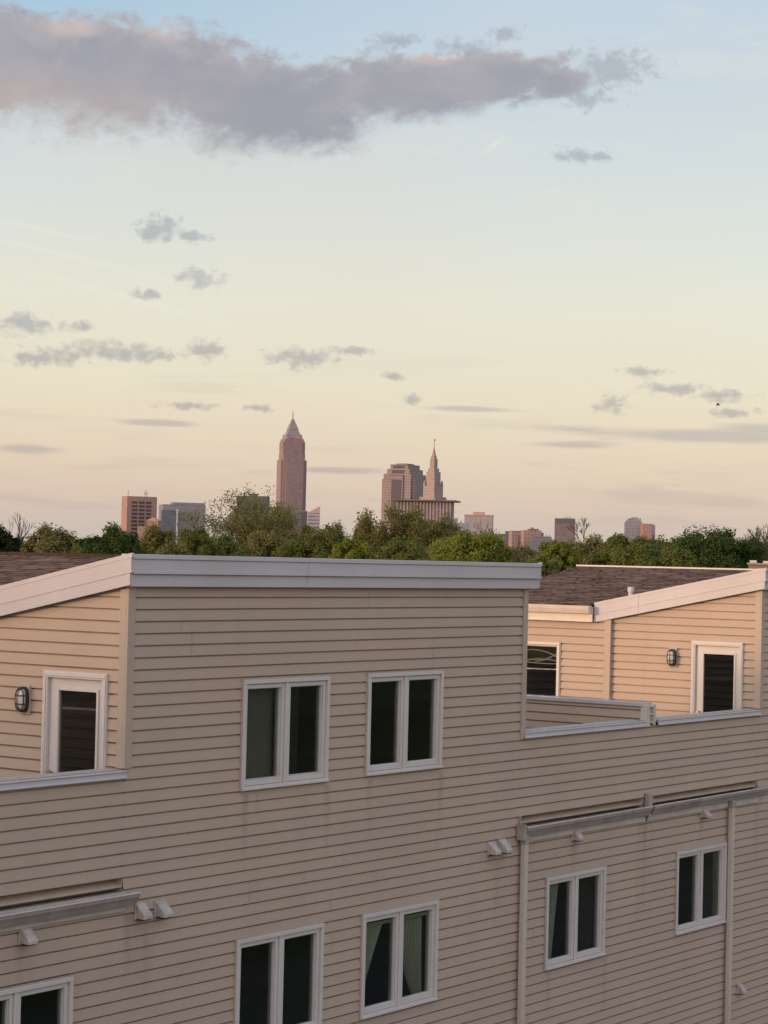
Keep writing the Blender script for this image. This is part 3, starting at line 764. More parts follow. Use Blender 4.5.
# downspouts
def downspout(x, zt, y=-.075):
    mb = MB(); w_, d_ = .045, .034
    mb.box(x-w_, x+w_, y-d_, y+d_, .35, E+zt)
    for k in (-1, 0, 1): mb.box(x+k*.026-.006, x+k*.026+.006, y-d_-.004, y-d_+.002, .36, E+zt-.01)
    o = mb.build("downspout", M['spout'], house, bevel=.004)
    mb = MB(); mb.box(x-w_-.012, x+w_+.012, y-d_-.012, y+d_+.01, E+zt-.10, E+zt-.005); mb.build("outlet_collar", M['gutter'], o, bevel=.006)
    for zz_ in (-7.4,):
        mb = MB(); mb.box(x-w_-.010, x+w_+.010, y-d_-.007, -.004, E+zz_, E+zz_+.035); mb.build("strap", M['spout'], o)
downspout(25.50, -3.635, -.085); downspout(31.66, -3.625, -.085)

# ---- dryer vent hoods: wedge shaped hood on a square flange
def vent(x, z, s=1.0, tilt=0., shade=None):
    mb = MB(); w_ = .068*s; h = .076*s
    mb.box(x-w_-.012, x+w_+.012, -.034, -.006, E+z-h-.01, E+z+h+.01)
    o = mb.build("vent_hood", M['vent'], house, bevel=.006)
    mb = MB()
    P0 = [(x-w_, -.030, E+z+h), (x-w_, -.045, E+z+h), (x-w_, -.150*s, E+z-.035*s+tilt), (x-w_, -.150*s, E+z-h+tilt), (x-w_, -.135*s, E+z-h+tilt), (x-w_, -.030, E+z-h+.004)]
    mb.prism(P0, [(2*x-p[0], p[1], p[2]) for p in P0])
    mb.build("hood", M['vent'], o, bevel=.007)
    mb = MB(); mb.box(x-w_+.014, x+w_-.014, -.125*s, -.04, E+z-h-.012, E+z-h-.002); mb.build("opening_shade", M['dark'], o)  # near-black plate painting the shade in the hood's mouth
for v in ((16.15, -3.80), (17.86, -3.755), (18.18, -3.765, 1.08), (24.76, -3.735), (25.02, -3.725, 1.08), (26.92, -3.745, .95), (30.80, -3.745, .95), (32.17, -6.62, .9)): vent(*v)

# ------------------------------------------------------------------ wall lamps
def lamp(F, y, z, label):
    base = F.p(y, 0, E+z-.16)
    root = thing("wall_lamp", label, "wall lamp", base, "bulkhead lamps beside the deck doors")
    mb = MB(); mb.fbox(F, y-.075, y+.075, .004, .040, E+z-.155, E+z+.155); mb.build("mounting_block", M['post'], root, bevel=.004)
    def oval(o, sw, sh, n=28, c=(0, 0)):
        pts = []
        for k in range(n):
            t = 2*pi*k/n; cx = cos(t); sz = sin(t)
            pts.append(F.p(y+sw*math.copysign(abs(cx)**.7, cx), o, E+z+sh*math.copysign(abs(sz)**.8, sz)))
        return pts
    mb = MB(); mb.prism(oval(.041, .080, .140), oval(.075, .078, .136)); mb.build("lamp_body", M['black_metal'], root, bevel=.004)
    mb = MB()
    rings = [oval(o, sw, sh) for o, sw, sh in ((.0755, .060, .115), (.105, .056, .108), (.128, .040, .080), (.138, .015, .03))]
    b0 = 0
    n = 28
    for r_ in rings: mb.v += r_
    for i in range(len(rings)-1):
        for k in range(n): mb.f.append((i*n+k, i*n+(k+1) % n, (i+1)*n+(k+1) % n, (i+1)*n+k))
    mb.f.append(tuple(3*n+k for k in range(n)))
    mb.build("lamp_glass", M['lampglass'], root, smooth=True)
    mb = MB()
    rim = oval(.078, .072, .128); mb.tube(rim+[rim[0]], .010, 6, False)
    rim = oval(.112, .062, .116); mb.tube(rim+[rim[0]], .006, 6, False)
    mb.tube([F.p(y, .078, E+z-.128), F.p(y, .118, E+z-.112), F.p(y, .148, E+z-.06), F.p(y, .152, E+z), F.p(y, .148, E+z+.06), F.p(y, .118, E+z+.112), F.p(y, .078, E+z+.128)], .006, 6)
    for zz_ in (-.045, .045):
        mb.tube([F.p(y-.075, .078, E+z+zz_), F.p(y-.06, .118, E+z+zz_), F.p(y-.03, .146, E+z+zz_), F.p(y+.03, .146, E+z+zz_), F.p(y+.06, .118, E+z+zz_), F.p(y+.075, .078, E+z+zz_)], .006, 6)
    mb.build("wire_cage", M['black_metal'], root)
    return root
FL1 = Frame((PH[1][0], 0, 0), (0, 1, 0), (-1, 0, 0)); FL2 = Frame((PH[2][0], 0, 0), (0, 1, 0), (-1, 0, 0))
l1 = lamp(FL1, 1.42, -1.60, "oval caged bulkhead lamp on the dim wall left of the big front storey")
l2 = l1.copy(); COL.objects.link(l2); wl[l2.name] = wl[l1.name]
l2.location = FL2.p(1.545, 0, E-1.495-.16)
l2['label'] = "oval caged bulkhead lamp on the sunlit peach wall beside the far door"
for ch in [c for c in bpy.data.objects if c.parent == l1]:
    c = ch.copy(); COL.objects.link(c); c.parent = l2

# ------------------------------------------------------------------ curtains, blind and white arcs behind the glass
def drape(name, label, cat, x0, x1, z0, z1, left, right, y=.20, mat='curtain', folds=9, amp=.018, group="curtains behind the windows"):
    """left(t), right(t): edges as a fraction of the width, t = 0 at the top, 1 at the bottom"""
    mb = MB(); nu, nz = 64, 26; W = x1-x0
    for sgn in (0, 1):
        for i in range(nz+1):
            t = i/nz; a, b = left(t), right(t)
            for k in range(nu+1):
                u = k/nu; x = x0+W*(a+(b-a)*u)
                mb.v.append((x, y+amp*sin(u*folds*2*pi+.6*sin(3*t))+sgn*.004, E+z1+(z0-z1)*t))
    n = (nz+1)*(nu+1)
    for i in range(nz):
        for k in range(nu):
            a = i*(nu+1)+k
            mb.f.append((a, a+1, a+nu+2, a+nu+1)); mb.f.append((n+a, n+a+nu+1, n+a+nu+2, n+a+1))
    for i in range(nz):
        for k in (0, nu):
            a = i*(nu+1)+k; mb.f.append((a, a+nu+1, n+a+nu+1, n+a))
    o = mb.build(name, M[mat], None, smooth=True); return tag(o, label, cat, group)
W = WINS
def cells(w):
    xm = (w[0]+w[1])/2; return (w[0]+.09, xm-.07), (xm+.07, w[1]-.09)
c = cells(W[0])
drape("window_blind", "dull green blind filling the left sash of the upper left window", "blind", c[0][0]-.02, c[0][1]+.03, W[0][2]+.05, W[0][3]-.05, lambda t: 0, lambda t: 1, .14, 'blind', 3, .004, None)
drape("curtain", "dim sheet standing in for a reflection in the right sash of the upper left window", "curtain", c[1][0]-.03, c[1][1], W[0][2]+.05, W[0][3]-.12, lambda t: 0, lambda t: .55, .13, 'darkdrape', 4, .02)  # dark drape stands in for a dim reflection on this pane
c = cells(W[3])
drape("curtain", "pale sage curtain swept aside in the right sash of the lower middle window", "curtain", c[1][0]-.06, c[1][1]+.1, W[3][2]+.06, W[3][3]-.17, lambda t: min(.58, .60*t**1.2), lambda t: .80+.02*t, .12, 'curtain', 8)
drape("curtain", "faint narrow curtain in the left sash of the lower middle window", "curtain", c[0][0]-.02, c[0][1]+.08, W[3][2]+.3, W[3][3]-.17, lambda t: 0, lambda t: max(.16, .66-.55*t), .085, 'curtain', 5)
mb = MB(); mb.tube([(W[3][0]+.05, .085, E+W[3][3]-.165), (W[3][1]-.05, .085, E+W[3][3]-.165)], .024, 10)
tag(mb.build("curtain_rod", M['casing'], None), "pale curtain rod across the top of the lower middle window", "curtain rod")
c = cells(W[4])
drape("curtain", "narrow grey green curtain at the left edge of the window beside the downspout", "curtain", c[0][0]-.02, c[0][1]+.06, W[4][2]+.05, W[4][3]-.05, lambda t: 0, lambda t: .60-.26*t, .085, 'curtain', 4)
drape("curtain", "dark curtain hanging in the right sash of the window beside the left downspout", "curtain", c[1][0]-.05, c[1][1]+.05, W[4][2]+.05, W[4][3]-.05, lambda t: 0, lambda t: 1, .13, 'darkdrape', 7, .03)
c = cells(W[5])
drape("curtain", "dark curtain hanging in the right sash of the lower far right window", "curtain", c[1][0]-.05, c[1][1]+.05, W[5][2]+.05, W[5][3]-.05, lambda t: 0, lambda t: 1, .13, 'darkdrape', 7, .03)
mb = MB()
xw = PH[2][0]-BX-.02
for (ya, yb, za, zb_, sag, fl) in ((3.74, 4.62, -1.60, -1.56, .10, 1), (3.74, 4.62, -1.70, -1.67, .02, -1), (3.75, 4.62, -1.66, -1.74, .06, 1), (3.76, 4.2, -1.52, -1.68, .03, -1)):
    pts = []
    for k in range(15):
        t = k/14; pts.append((xw+.09, ya+(yb-ya)*t, E+za+(zb_-za)*t+fl*sag*4*t*(1-t)))
    mb.tube(pts, .009, 6)
tag(mb.build("window_arc", M['arc'], None), "white looped lines across the top of the far deck window", "arc")  # thin white curves drawn across the pane

# ------------------------------------------------------------------ the building the picture is taken from (behind the camera)
M['facing'] = weathered("dark_brown_brick", (.10, .072, .058), (.06, .045, .038), .85, .2)
opp = thing("apartment_building", "dark brick block on the near side of the lane", "building", (-8, -22, 0))
mb = MB(); siding(mb, Frame((0, -17.2, 0), (1, 0, 0), (0, 1, 0)), -24, 7, -E+.3, -1.95); mb.build("siding_wall", M['facing'], opp, recalc=False)
mb = MB(); mb.box(-24, 7, -30, -17.23, 0, E-1.95); mb.build("body", M['interior'], opp)
mb = MB(); mb.box(-24.2, 7.2, -30.2, -15.1, E-1.95, E-1.65); mb.build("roof", M['trim'], opp)

# ------------------------------------------------------------------ direction helpers for what stands far off
def at(px, d, py=None):
    """ground point at horizontal distance d in the direction of photo column px"""
    y = py if py is not None else 551+.0233*px
    v = fw + rt*((px-384)/F_PX) - up*((y-512)/F_PX)
    h = math.hypot(v.x, v.y)
    return Vector((CAM.x+v.x/h*d, CAM.y+v.y/h*d, 0))
def hgt(px, py, d): return E + (551+.0233*px-py)/F_PX*d
def wid(n, d): return n/F_PX*d
VIEW_AZ = math.atan2(fw.x, fw.y)

# ------------------------------------------------------------------ trees
def crown_mesh(rnd, centre, rx, rz, n_leaf, leaf, n_clump, gap=.0, base=None, core=.55):
    """leaf cards gathered in clumps spread through an uneven crown"""
    np_r = np.random.default_rng(rnd.randint(0, 10**9))
    cl = []; tries = 0
    lob = [Vector((rnd.gauss(0, 1), rnd.gauss(0, 1), rnd.gauss(0, .8))).normalized() for _ in range(5)]
    while len(cl) < n_clump and tries < 4000:
        tries += 1
        v = Vector((rnd.gauss(0, 1), rnd.gauss(0, 1), rnd.gauss(0, 1))).normalized()
        if v.z < -.55: continue
        r = rnd.uniform(core, 1.0)**.6
        bump = 1 + .16*max(v.dot(l) for l in lob) - .12
        cl.append((Vector((v.x*rx*r*bump, v.y*rx*r*bump, v.z*rz*r*bump)), rnd.uniform(.15, .30)))
    C_ = np.array([c[0] for c in cl]); S_ = np.array([c[1] for c in cl])
    wt = np.where(C_[:, 2] > -.25*rz, 1., .3); idx = np_r.choice(len(cl), n_leaf, p=wt/wt.sum())
    off = np_r.normal(0, 1, (n_leaf, 3)); off /= np.linalg.norm(off, axis=1)[:, None]
    rad = np_r.uniform(.2, 1., n_leaf)[:, None]
    scale = np.array([rx, rx, rz*.8])
    pos = C_[idx] + off*rad*S_[idx][:, None]*scale
    nrm = off*.8 + C_[idx]/np.array([rx, rx, rz])*.5 + np_r.normal(0, .55, (n_leaf, 3)) + np.array([0, 0, .35])
    nrm /= np.linalg.norm(nrm, axis=1)[:, None]
    t = np.cross(nrm, np_r.normal(0, 1, (n_leaf, 3))); t /= np.linalg.norm(t, axis=1)[:, None]
    bt = np.cross(nrm, t)
    sz = leaf*np_r.uniform(.6, 1.35, n_leaf)[:, None]
    ctr = pos + np.array(centre)
    q = np.stack([ctr-t*sz*.5-bt*sz*.12, ctr-bt*sz*.42+t*sz*.08, ctr+t*sz*.55, ctr+bt*sz*.42+t*sz*.05], 1).reshape(-1, 3)
    mb = MB(); mb.v = q; mb.quads = n_leaf
    return mb, [c[0] for c in cl]
def limb(mb, a, b, r0, r1, rnd, n=5, sag=.12, seg=4):
    a, b = Vector(a), Vector(b); L_ = (b-a).length
    side = Vector((rnd.uniform(-1, 1), rnd.uniform(-1, 1), rnd.uniform(-.2, .8)))*L_*sag
    pts = [a.lerp(b, k/seg)+side*sin(pi*k/seg) for k in range(seg+1)]
    mb.tube(pts, [r0+(r1-r0)*k/seg for k in range(seg+1)], n, False); return pts
def bough(mb, p, d, L_, r, depth, rnd, ends, spread=.6, minr=.012):
    r = max(r, minr)
    q = p + d*L_
    pts = limb(mb, p, q, r, r*.62, rnd, 5 if r > .05 else 3, .07, 3)
    if depth == 0: ends.append(q); return
    for k in range(rnd.choice((2, 2, 3))):
        nd = (d + Vector((rnd.gauss(0, spread), rnd.gauss(0, spread), rnd.gauss(.10, spread*.6)))).normalized()
        bough(mb, q if k else pts[-2], nd, L_*rnd.uniform(.62, .85), max(minr, r*.62), depth-1, rnd, ends, spread, minr)
TN = [0]
def tree(px, top, wpx, d, leafkind, label, n_leaf=4200, leaf=.26, n_clump=46, shape=1.0, name="tree", loose=False, base_frac=.28, stems=1, group="trees behind the row house", dep=4, pos=None, HR=None):
    TN[0] += 1; rnd = random.Random(1000+TN[0]*17)
    d *= 1.85; leaf *= 1.85; o = at(px, max(d, 1)); H = hgt(px, top, d); R = wid(wpx, d)/2*(1.05 if loose else 1.2)
    if pos is not None: o = Vector(pos); H, R = HR
    n_leaf = int(n_leaf*(7.0 if not loose else 5.0)); leaf *= .47; n_clump = int(n_clump*2.4)
    root = thing(name, label, "tree", o, group)
    tr = MB()
    if loose:
        ends = []
        for s in range(stems):
            ang = 2*pi*s/stems + rnd.uniform(-.4, .4)
            tilt = .0 if stems == 1 else rnd.uniform(.18, .42)
            dirv = Vector((cos(ang)*tilt, sin(ang)*tilt, 1)).normalized()
            p0 = o + Vector((cos(ang)*.15, sin(ang)*.15, 0))
            fork = p0 + dirv*max(H*.30, H-2.7*R)*rnd.uniform(.95, 1.05)
            limb(tr, p0, fork, .18+.012*H, .16, rnd, 7, .04)
            LB = (H-max(H*.30, H-2.7*R))*.30; bough(tr, fork, dirv, LB, .15, dep, rnd, ends, .42, .034)
            bough(tr, fork, (dirv+Vector((rnd.gauss(0, .5), rnd.gauss(0, .5), .2))).normalized(), LB*.95, .12, dep, rnd, ends, .42, .034)
        zf = max(H*.30, H-2.7*R)*.95
        v = np.array(tr.v); oz = np.array([o.x, o.y, 0.])
        rel = v-oz; e = np.array([tuple(q-o) for q in ends])
        fx = R/max(1e-3, np.percentile(np.linalg.norm(e[:, :2], axis=1), 92)); fz = (H-zf)/(e[:, 2].max()-zf)
        def fit(q):
            q = q.copy(); t = np.clip((q[:, 2]-zf*.4)/(zf*.6), 0, 1)[:, None]
            q[:, :2] *= 1+(fx-1)*t; q[:, 2] = np.where(q[:, 2] > zf, zf+(q[:, 2]-zf)*fz, q[:, 2]); return q
        tr.v = (fit(rel)+oz).tolist(); e = fit(e)
        nr = np.random.default_rng(TN[0]); per = max(1, n_leaf//len(e)); n = per*len(e)
        ctr = np.repeat(e, per, 0)+np.clip(nr.normal(0, 1, (n, 3)), -1.7, 1.7)*np.array([R*.10, R*.10, .03*H])-np.array([0, 0, .02*H])+np.array(o)
        nm = nr.normal(0, 1, (n, 3))+np.array([0, 0, .5]); nm /= np.linalg.norm(nm, axis=1)[:, None]
        t = np.cross(nm, nr.normal(0, 1, (n, 3))); t /= np.linalg.norm(t, axis=1)[:, None]; bt = np.cross(nm, t)
        sz = leaf*nr.uniform(.55, 1.3, n)[:, None]
        q = np.stack([ctr-t*sz*.5, ctr-bt*sz*.38, ctr+t*sz*.55, ctr+bt*sz*.38], 1).reshape(-1, 3)
        cr = MB(); cr.v = q; cr.quads = n
    else:
        rz = min(H*(1-base_frac)/2, R*1.35); zc = H-rz*1.02
        cr, cl = crown_mesh(rnd, (o.x, o.y, zc), R, rz, n_leaf, leaf, n_clump)
        fork = o + Vector((rnd.uniform(-.2, .2), rnd.uniform(-.2, .2), max(H*.34, zc-rz*.7)))
        limb(tr, o, fork, .14+.012*H, .12, rnd, 8, .03)
        for c_ in rnd.sample(cl, min(11, len(cl))):
            limb(tr, fork, o+Vector((c_.x, c_.y, c_.z+zc))*1.0-Vector((0, 0, 0)), .085, .02, rnd, 5, .10)
    tr.build("trunk", M['bark'], root, recalc=False)
    if n_leaf: cr.build("crown", LEAF[leafkind], root, recalc=False)
    return root
def bare_tree(px, top, wpx, d, label, stems=2, dep=5, seed=0, name="bare_tree", spread=.38):
    d *= 1.6
    TN[0] += 1; rnd = random.Random(500+seed)
    o = at(px, d); H = hgt(px, top, d); R = wid(wpx, d)/2
    root = thing(name, label, "tree", o, "leafless trees"); tr = MB(); ends = []
    zf = max(H*.3, H-2.2*R); f_ = o+Vector((0, 0, zf)); limb(tr, o, f_, .24, .15, rnd, 7, .02); n0 = len(tr.v)
    for s in range(stems+1):
        ang = 2*pi*s/(stems+1)+rnd.uniform(-.5, .5); tl = rnd.uniform(.35, .8) if s else .1
        dv = Vector((cos(ang)*tl, sin(ang)*tl, 1)).normalized()
        bough(tr, f_, dv, R*.75, .075, dep+1, rnd, ends, spread, .022)
    v = np.array(tr.v); fz0 = np.array(tuple(f_)); e = np.array([tuple(q-f_) for q in ends])
    fx = R/max(1e-3, np.percentile(np.linalg.norm(e[:, :2], axis=1), 90)); fz = (H-zf)/e[:, 2].max()
    v[n0:] = (v[n0:]-fz0)*np.array([fx, fx, fz])+fz0; tr.v = v.tolist()
    tr.build("trunk", M['bark'], root, recalc=False); return root

# front rank, left to right
tree(-4, 527, 46, 95, 'pine', "blackish evergreen at the far left edge of the skyline", 4200, .24, 40, name="evergreen_tree")
bare_tree(17, 512, 40, 110, "stag headed bare tree rising behind the far left evergreen", 3, 2, 7, spread=.30)
tree(48, 526, 62, 105, 'olive', "upright olive green tree between the bare stag and the round maple", 5200, .24, 52)
tree(84, 540, 30, 90, 'mid', "small leafy tree squeezed beside the round dark maple", 2600, .24, 30)
tree(112, 531, 62, 84, 'dark', "round dark green maple above the left gable of the row house", 6000, .22, 60, name="maple_tree")
tree(160, 527, 56, 118, 'olive', "yellowish olive tree under the pink slab tower", 5000, .25, 50)
tree(193, 531, 46, 125, 'mid', "low green tree just left of the tall airy tree", 4200, .26, 44)
tree(236, 488, 108, 150, 'olive', "tall airy many stemmed tree covering the dark office block", 2000, .30, 0, loose=True, stems=5, name="budding_tree")
tree(262, 503, 64, 158, 'olive', "half leafed tree at the right shoulder of the tall airy tree", 2400, .30, 0, loose=True, stems=3, name="budding_tree")
tree(222, 538, 60, 130, 'mid', "bushy green tree at the foot of the tall airy tree", 3800, .27, 40)
tree(278, 528, 60, 135, 'olive', "brownish green tree in front of the tallest tower", 4400, .27, 46)
tree(316, 526, 66, 128, 'mid', "dusky green tree right of the tallest tower", 4800, .26, 50)
tree(352, 541, 50, 100, 'bright', "low bright yellow green tree in the middle of the tree line", 4200, .22, 44)
tree(356, 520, 50, 150, 'olive', "loose olive tree behind the low bright one", 2400, .27, 0, loose=True, stems=3, name="budding_tree")
tree(398, 505, 62, 140, 'olive', "airy olive tree hiding the stepped tower's base", 3000, .27, 0, loose=True, stems=3, name="budding_tree")
tree(432, 513, 64, 146, 'olive', "wide airy tree hiding the columned building", 3400, .28, 0, loose=True, stems=4, name="budding_tree")
tree(402, 538, 66, 120, 'mid', "leafy undergrowth tree below the columned building", 4200, .25, 44)
tree(468, 532, 82, 104, 'bright', "broad bright green tree over the right end of the white fascia", 6400, .23, 64)
tree(455, 529, 36, 150, 'olive', "small dull tree peeping left above the broad bright tree", 2400, .27, 30)
bare_tree(487, 520, 30, 190, "thin leafless tree in front of the pale flat slab", 1, 4, 21)
tree(528, 549, 66, 120, 'rust', "twiggy brown tree below the pink brick blocks", 2200, .26, 0, loose=True, stems=4, name="budding_tree")
bare_tree(522, 540, 44, 150, "leafless grey tree before the pink brick blocks", 3, 4, 33)
tree(556, 541, 40, 92, 'bright', "light green tree filling the gap between the two roofs", 4600, .20, 44, base_frac=.12)
tree(540, 560, 36, 75, 'mid', "dark green tree low in the gap between the two roofs", 4200, .19, 40, base_frac=.08)
bare_tree(583, 516, 30, 170, "bare spreading tree right of the brown slab tower", 2, 4, 41)
tree(590, 538, 56, 112, 'olive', "brownish green tree under the brown slab tower", 4600, .24, 48)
tree(622, 537, 46, 106, 'mid', "upright tufted green tree left of the domed block", 4200, .23, 44)
tree(652, 534, 74, 100, 'mid', "mid green tree below the domed block", 6200, .22, 62, name="maple_tree")
tree(712, 529, 104, 96, 'dark', "largest dark green maple above the right roof", 9000, .21, 92, name="maple_tree")
tree(676, 548, 46, 90, 'mid', "small round green tree at the foot of the largest maple", 4000, .21, 42)
tree(765, 536, 48, 120, 'rust', "brown half bare shrubby tree at the far right edge", 2600, .25, 0, loose=True, stems=4, name="budding_tree")
bare_tree(764, 522, 44, 128, "bare tree with fanning branches at the far right edge", 3, 4, 57)
tree(0, 0, 0, 0, 'mid', "broad unseen tree added to keep the sun off the left side wall", 6000, .32, 60, pos=(-12.5, 18.7, 0), HR=(13.0, 5.2), group="unseen trees added for shade")  # out of view, added to block low sun from the left wall
for k, (x, y, h, rr) in enumerate(((48, -62, 9, 6.5), (62, -66, 10, 7), (78, -60, 9, 7), (95, -64, 10, 8), (114, -58, 9.5, 8), (134, -52, 10, 8))):  # out of view, added so the panes reflect something dark
    tree(0, 0, 0, 0, 'dark', "leafy unseen tree added across the lane to darken the pane reflections", 2200, .34, 40, pos=(x, y, 0), HR=(h, rr), group="unseen trees added across the lane")
# second rank, further off, closing the gaps
for px, top, wpx, d, k, lb in ((20, 541, 80, 260, 'olive', "distant olive tree low behind the far left evergreen"), (140, 541, 70, 270, 'mid', "distant green tree low between maple and slab tower"),
                               (215, 540, 80, 250, 'olive', "distant olive tree seen through the tall airy tree"), (300, 539, 90, 280, 'olive', "distant olive tree low behind the tallest tower's trees"),
                               (375, 536, 80, 265, 'olive', "distant pale tree below the stepped tower"), (430, 536, 90, 255, 'mid', "distant green tree below the columned building"),
                               (510, 548, 80, 270, 'rust', "distant brown tree below the pale flat slab"), (570, 547, 80, 250, 'mid', "distant green tree below the brown slab tower"),
                               (640, 545, 90, 260, 'olive', "distant olive tree below the domed block"), (745, 545, 90, 240, 'olive', "distant olive tree behind the largest maple's right flank")):
    tree(px, top, wpx, d, k, lb, 3200, .42, 40, group="distant trees under the skyline")

def roof_peep(px0, px1, top, d, label, caps, wallmat):
    o = at((px0+px1)/2, d); ry = VIEW_AZ+math.atan(((px0+px1)/2-384)/F_PX)
    S_ = Vector((cos(ry), -sin(ry), 0)); A_ = Vector((sin(ry), cos(ry), 0)); w2 = wid(px1-px0, d)/2
    root = thing("brick_house", label, "house", o)
    def bx(u0, u1, v0, v1, z0, z1, nm, mt):
        mb = MB(); q = lambda z: [tuple(o+S_*u+A_*v+Vector((0, 0, z))) for u, v in ((u0, v0), (u1, v0), (u1, v1), (u0, v1))]
        mb.prism(q(z0), q(z1)); return mb.build(nm, mt, root)
    pm = (px0+px1)/2; H = lambda y: hgt(pm, y, d); U = lambda x: wid(x-pm, d)
    bx(-w2, w2, 0, 5, 0, H(top), "wall", wallmat)
    bx(-w2-.05, w2+.05, -.06, 5.1, H(top), H(top)+.05, "coping", M['flashing'])
    for c0, c1, y in caps: bx(U(c0), U(c1), .1, .5, H(top)+.05, H(y)-.05, "chimney", wallmat); bx(U(c0)-.03, U(c1)+.03, .07, .53, H(y)-.05, H(y)+.03, "chimney_cap", M['casing'])
M['redbrick'] = weathered("red_brick_wall", (.30, .19, .15), (.22, .14, .11), .85, .2, 3.)
roof_peep(749, 790, 565.4, 75, "low brick house top with white chimney caps beyond the far end of the right roof", ((751, 756, 562.2), (764, 770, 562.6)), M['redbrick'])

# ------------------------------------------------------------------ the city skyline
def facade_mat(name, wall, glass, floor=4.0, bay=3.2, wz=.5, wx=.62, rough=.6, vertical=False, amount=1.):
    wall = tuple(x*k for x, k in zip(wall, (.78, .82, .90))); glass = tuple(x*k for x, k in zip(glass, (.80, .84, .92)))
    mt, N, L, b = mat_base(name, wall, rough, .3)
    tc = N.new('ShaderNodeTexCoord'); sp = nn(N, L, 'ShaderNodeSeparateXYZ', i_Vector=tc.outputs['Object'])
    g = N.new('ShaderNodeNewGeometry')
    fz = mmath(N, L, 'LESS_THAN', mmath(N, L, 'FRACT', mmath(N, L, 'DIVIDE', sp.outputs[2], floor)), wz)
    ax = mmath(N, L, 'LESS_THAN', mmath(N, L, 'FRACT', mmath(N, L, 'DIVIDE', mmath(N, L, 'ADD', sp.outputs[0], mmath(N, L, 'ADD', sp.outputs[1], 500.)), bay)), wx)
    msk = mmath(N, L, 'MULTIPLY', mmath(N, L, 'MULTIPLY', fz, ax), amount)
    n1 = noise_(N, L, g.outputs['Position'], .02, 3, .6)
    w_ = mixrgb(N, L, mrange(N, L, n1, .35, .7, 0, .3), wall, tuple(x*.8 for x in wall[:3]))
    wn = nn(N, L, 'ShaderNodeTexWhiteNoise', noise_dimensions='3D')
    fl = nn(N, L, 'ShaderNodeVectorMath', operation='FLOOR'); dv = nn(N, L, 'ShaderNodeVectorMath', operation='DIVIDE', i_0=tc.outputs['Object']); dv.inputs[1].default_value = (bay, bay, floor)
    L.new(dv.outputs[0], fl.inputs[0]); L.new(fl.outputs[0], wn.inputs['Vector'])
    gl = mixrgb(N, L, wn.outputs['Value'], glass, tuple(min(1, x*1.7) for x in glass[:3]))
    L.new(mixrgb(N, L, msk, w_, gl), b.inputs['Base Color'])
    return mt
class City:
    def __init__(s, name, label, px, d, rot=0., cat="office tower"):
        s.o = at(px, d); s.d = d; s.px = px
        s.rot = rot
        s.root = thing(name, label, cat, s.o, "buildings of the downtown skyline")
        s.ry = VIEW_AZ + math.atan((px-384)/F_PX) + radians(rot)
        s.S = Vector((cos(s.ry), -sin(s.ry), 0)); s.A = Vector((sin(s.ry), cos(s.ry), 0))
    def z(s, py): return hgt(s.px, py, s.d)
    def w(s, n): return n/F_PX*s.d
    def P(s, u, v, z): return s.o + s.S*u + s.A*v + Vector((0, 0, z))
    def part(s, name, mat, boxes=(), prisms=(), parent=None):
        mb = MB()
        for (u0, u1, v0, v1, z0, z1) in boxes:
            mb.prism([s.P(u0, v0, z0), s.P(u1, v0, z0), s.P(u1, v1, z0), s.P(u0, v1, z0)], [s.P(u0, v0, z1), s.P(u1, v0, z1), s.P(u1, v1, z1), s.P(u0, v1, z1)])
        for lo, hi in prisms: mb.prism([s.P(*p) for p in lo], [s.P(*p) for p in hi])
        o = mb.build(name, mat, parent or s.root)
        # keep pattern axes square to the building
        c = o.location.copy(); wloc = wl[o.name]
        Rm = Matrix((s.S, s.A, Vector((0, 0, 1)))).transposed()
        inv = Rm.inverted()
        for v in o.data.vertices: v.co = inv @ v.co
        o.rotation_euler = Rm.to_euler()
        return o
PINK = (.42, .27, .225); MAUVE = (.36, .285, .275); STONE = (.50, .40, .34); GREY = (.22, .215, .225); BRICK = (.40, .24, .18)
DK = (.09, .075, .08)
D = 3400.
def frus(u, v, w0, w1, z0, z1, d0=None, d1=None):
    d0 = w0 if d0 is None else d0; d1 = w1 if d1 is None else d1
    return ([(u-w0/2, v-d0/2, z0), (u+w0/2, v-d0/2, z0), (u+w0/2, v+d0/2, z0), (u-w0/2, v+d0/2, z0)],
            [(u-w1/2, v-d1/2, z1), (u+w1/2, v-d1/2, z1), (u+w1/2, v+d1/2, z1), (u-w1/2, v+d1/2, z1)])
# tallest tower
b_ = City("skyscraper", "tallest pink granite tower with stepped pyramid top and mast", 289.5, D, -14)
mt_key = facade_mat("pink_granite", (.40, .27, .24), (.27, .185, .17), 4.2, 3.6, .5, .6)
s_ = 1.523                                    # metres per photo pixel at this distance
b_.part("shaft", mt_key, [(-16.5, 16.5, -16.5, 16.5, 0, b_.z(455)), (-20, 20, -13.5, 13.5, 0, b_.z(461)), (-13.5, 13.5, -20, 20, 0, b_.z(461))])
b_.part("upper_shaft", mt_key, [(-17, 17, -12.5, 12.5, b_.z(461), b_.z(442.5)), (-12.5, 12.5, -17, 17, b_.z(461), b_.z(442.5)), (-14.8, 14.8, -14.8, 14.8, b_.z(461), b_.z(440))])
mt_crown = facade_mat("pale_crown_stone", (.40, .31, .285), (.31, .24, .22), 3., 2.6, .5, .5)
zc = b_.z
b_.part("crown", mt_crown, [], [frus(0, 0, 27, 21, zc(442), zc(436)), frus(0, 0, 21, 14.5, zc(436), zc(430.5)), frus(0, 0, 15.5, 9.5, zc(430.5), zc(425)), frus(0, 0, 9, 3.0, zc(425), zc(419.5)),
                                frus(-11, -11, 5, 1, zc(441), zc(435)), frus(11, -11, 5, 1, zc(441), zc(435)), frus(-11, 11, 5, 1, zc(441), zc(435)), frus(11, 11, 5, 1, zc(441), zc(435))])
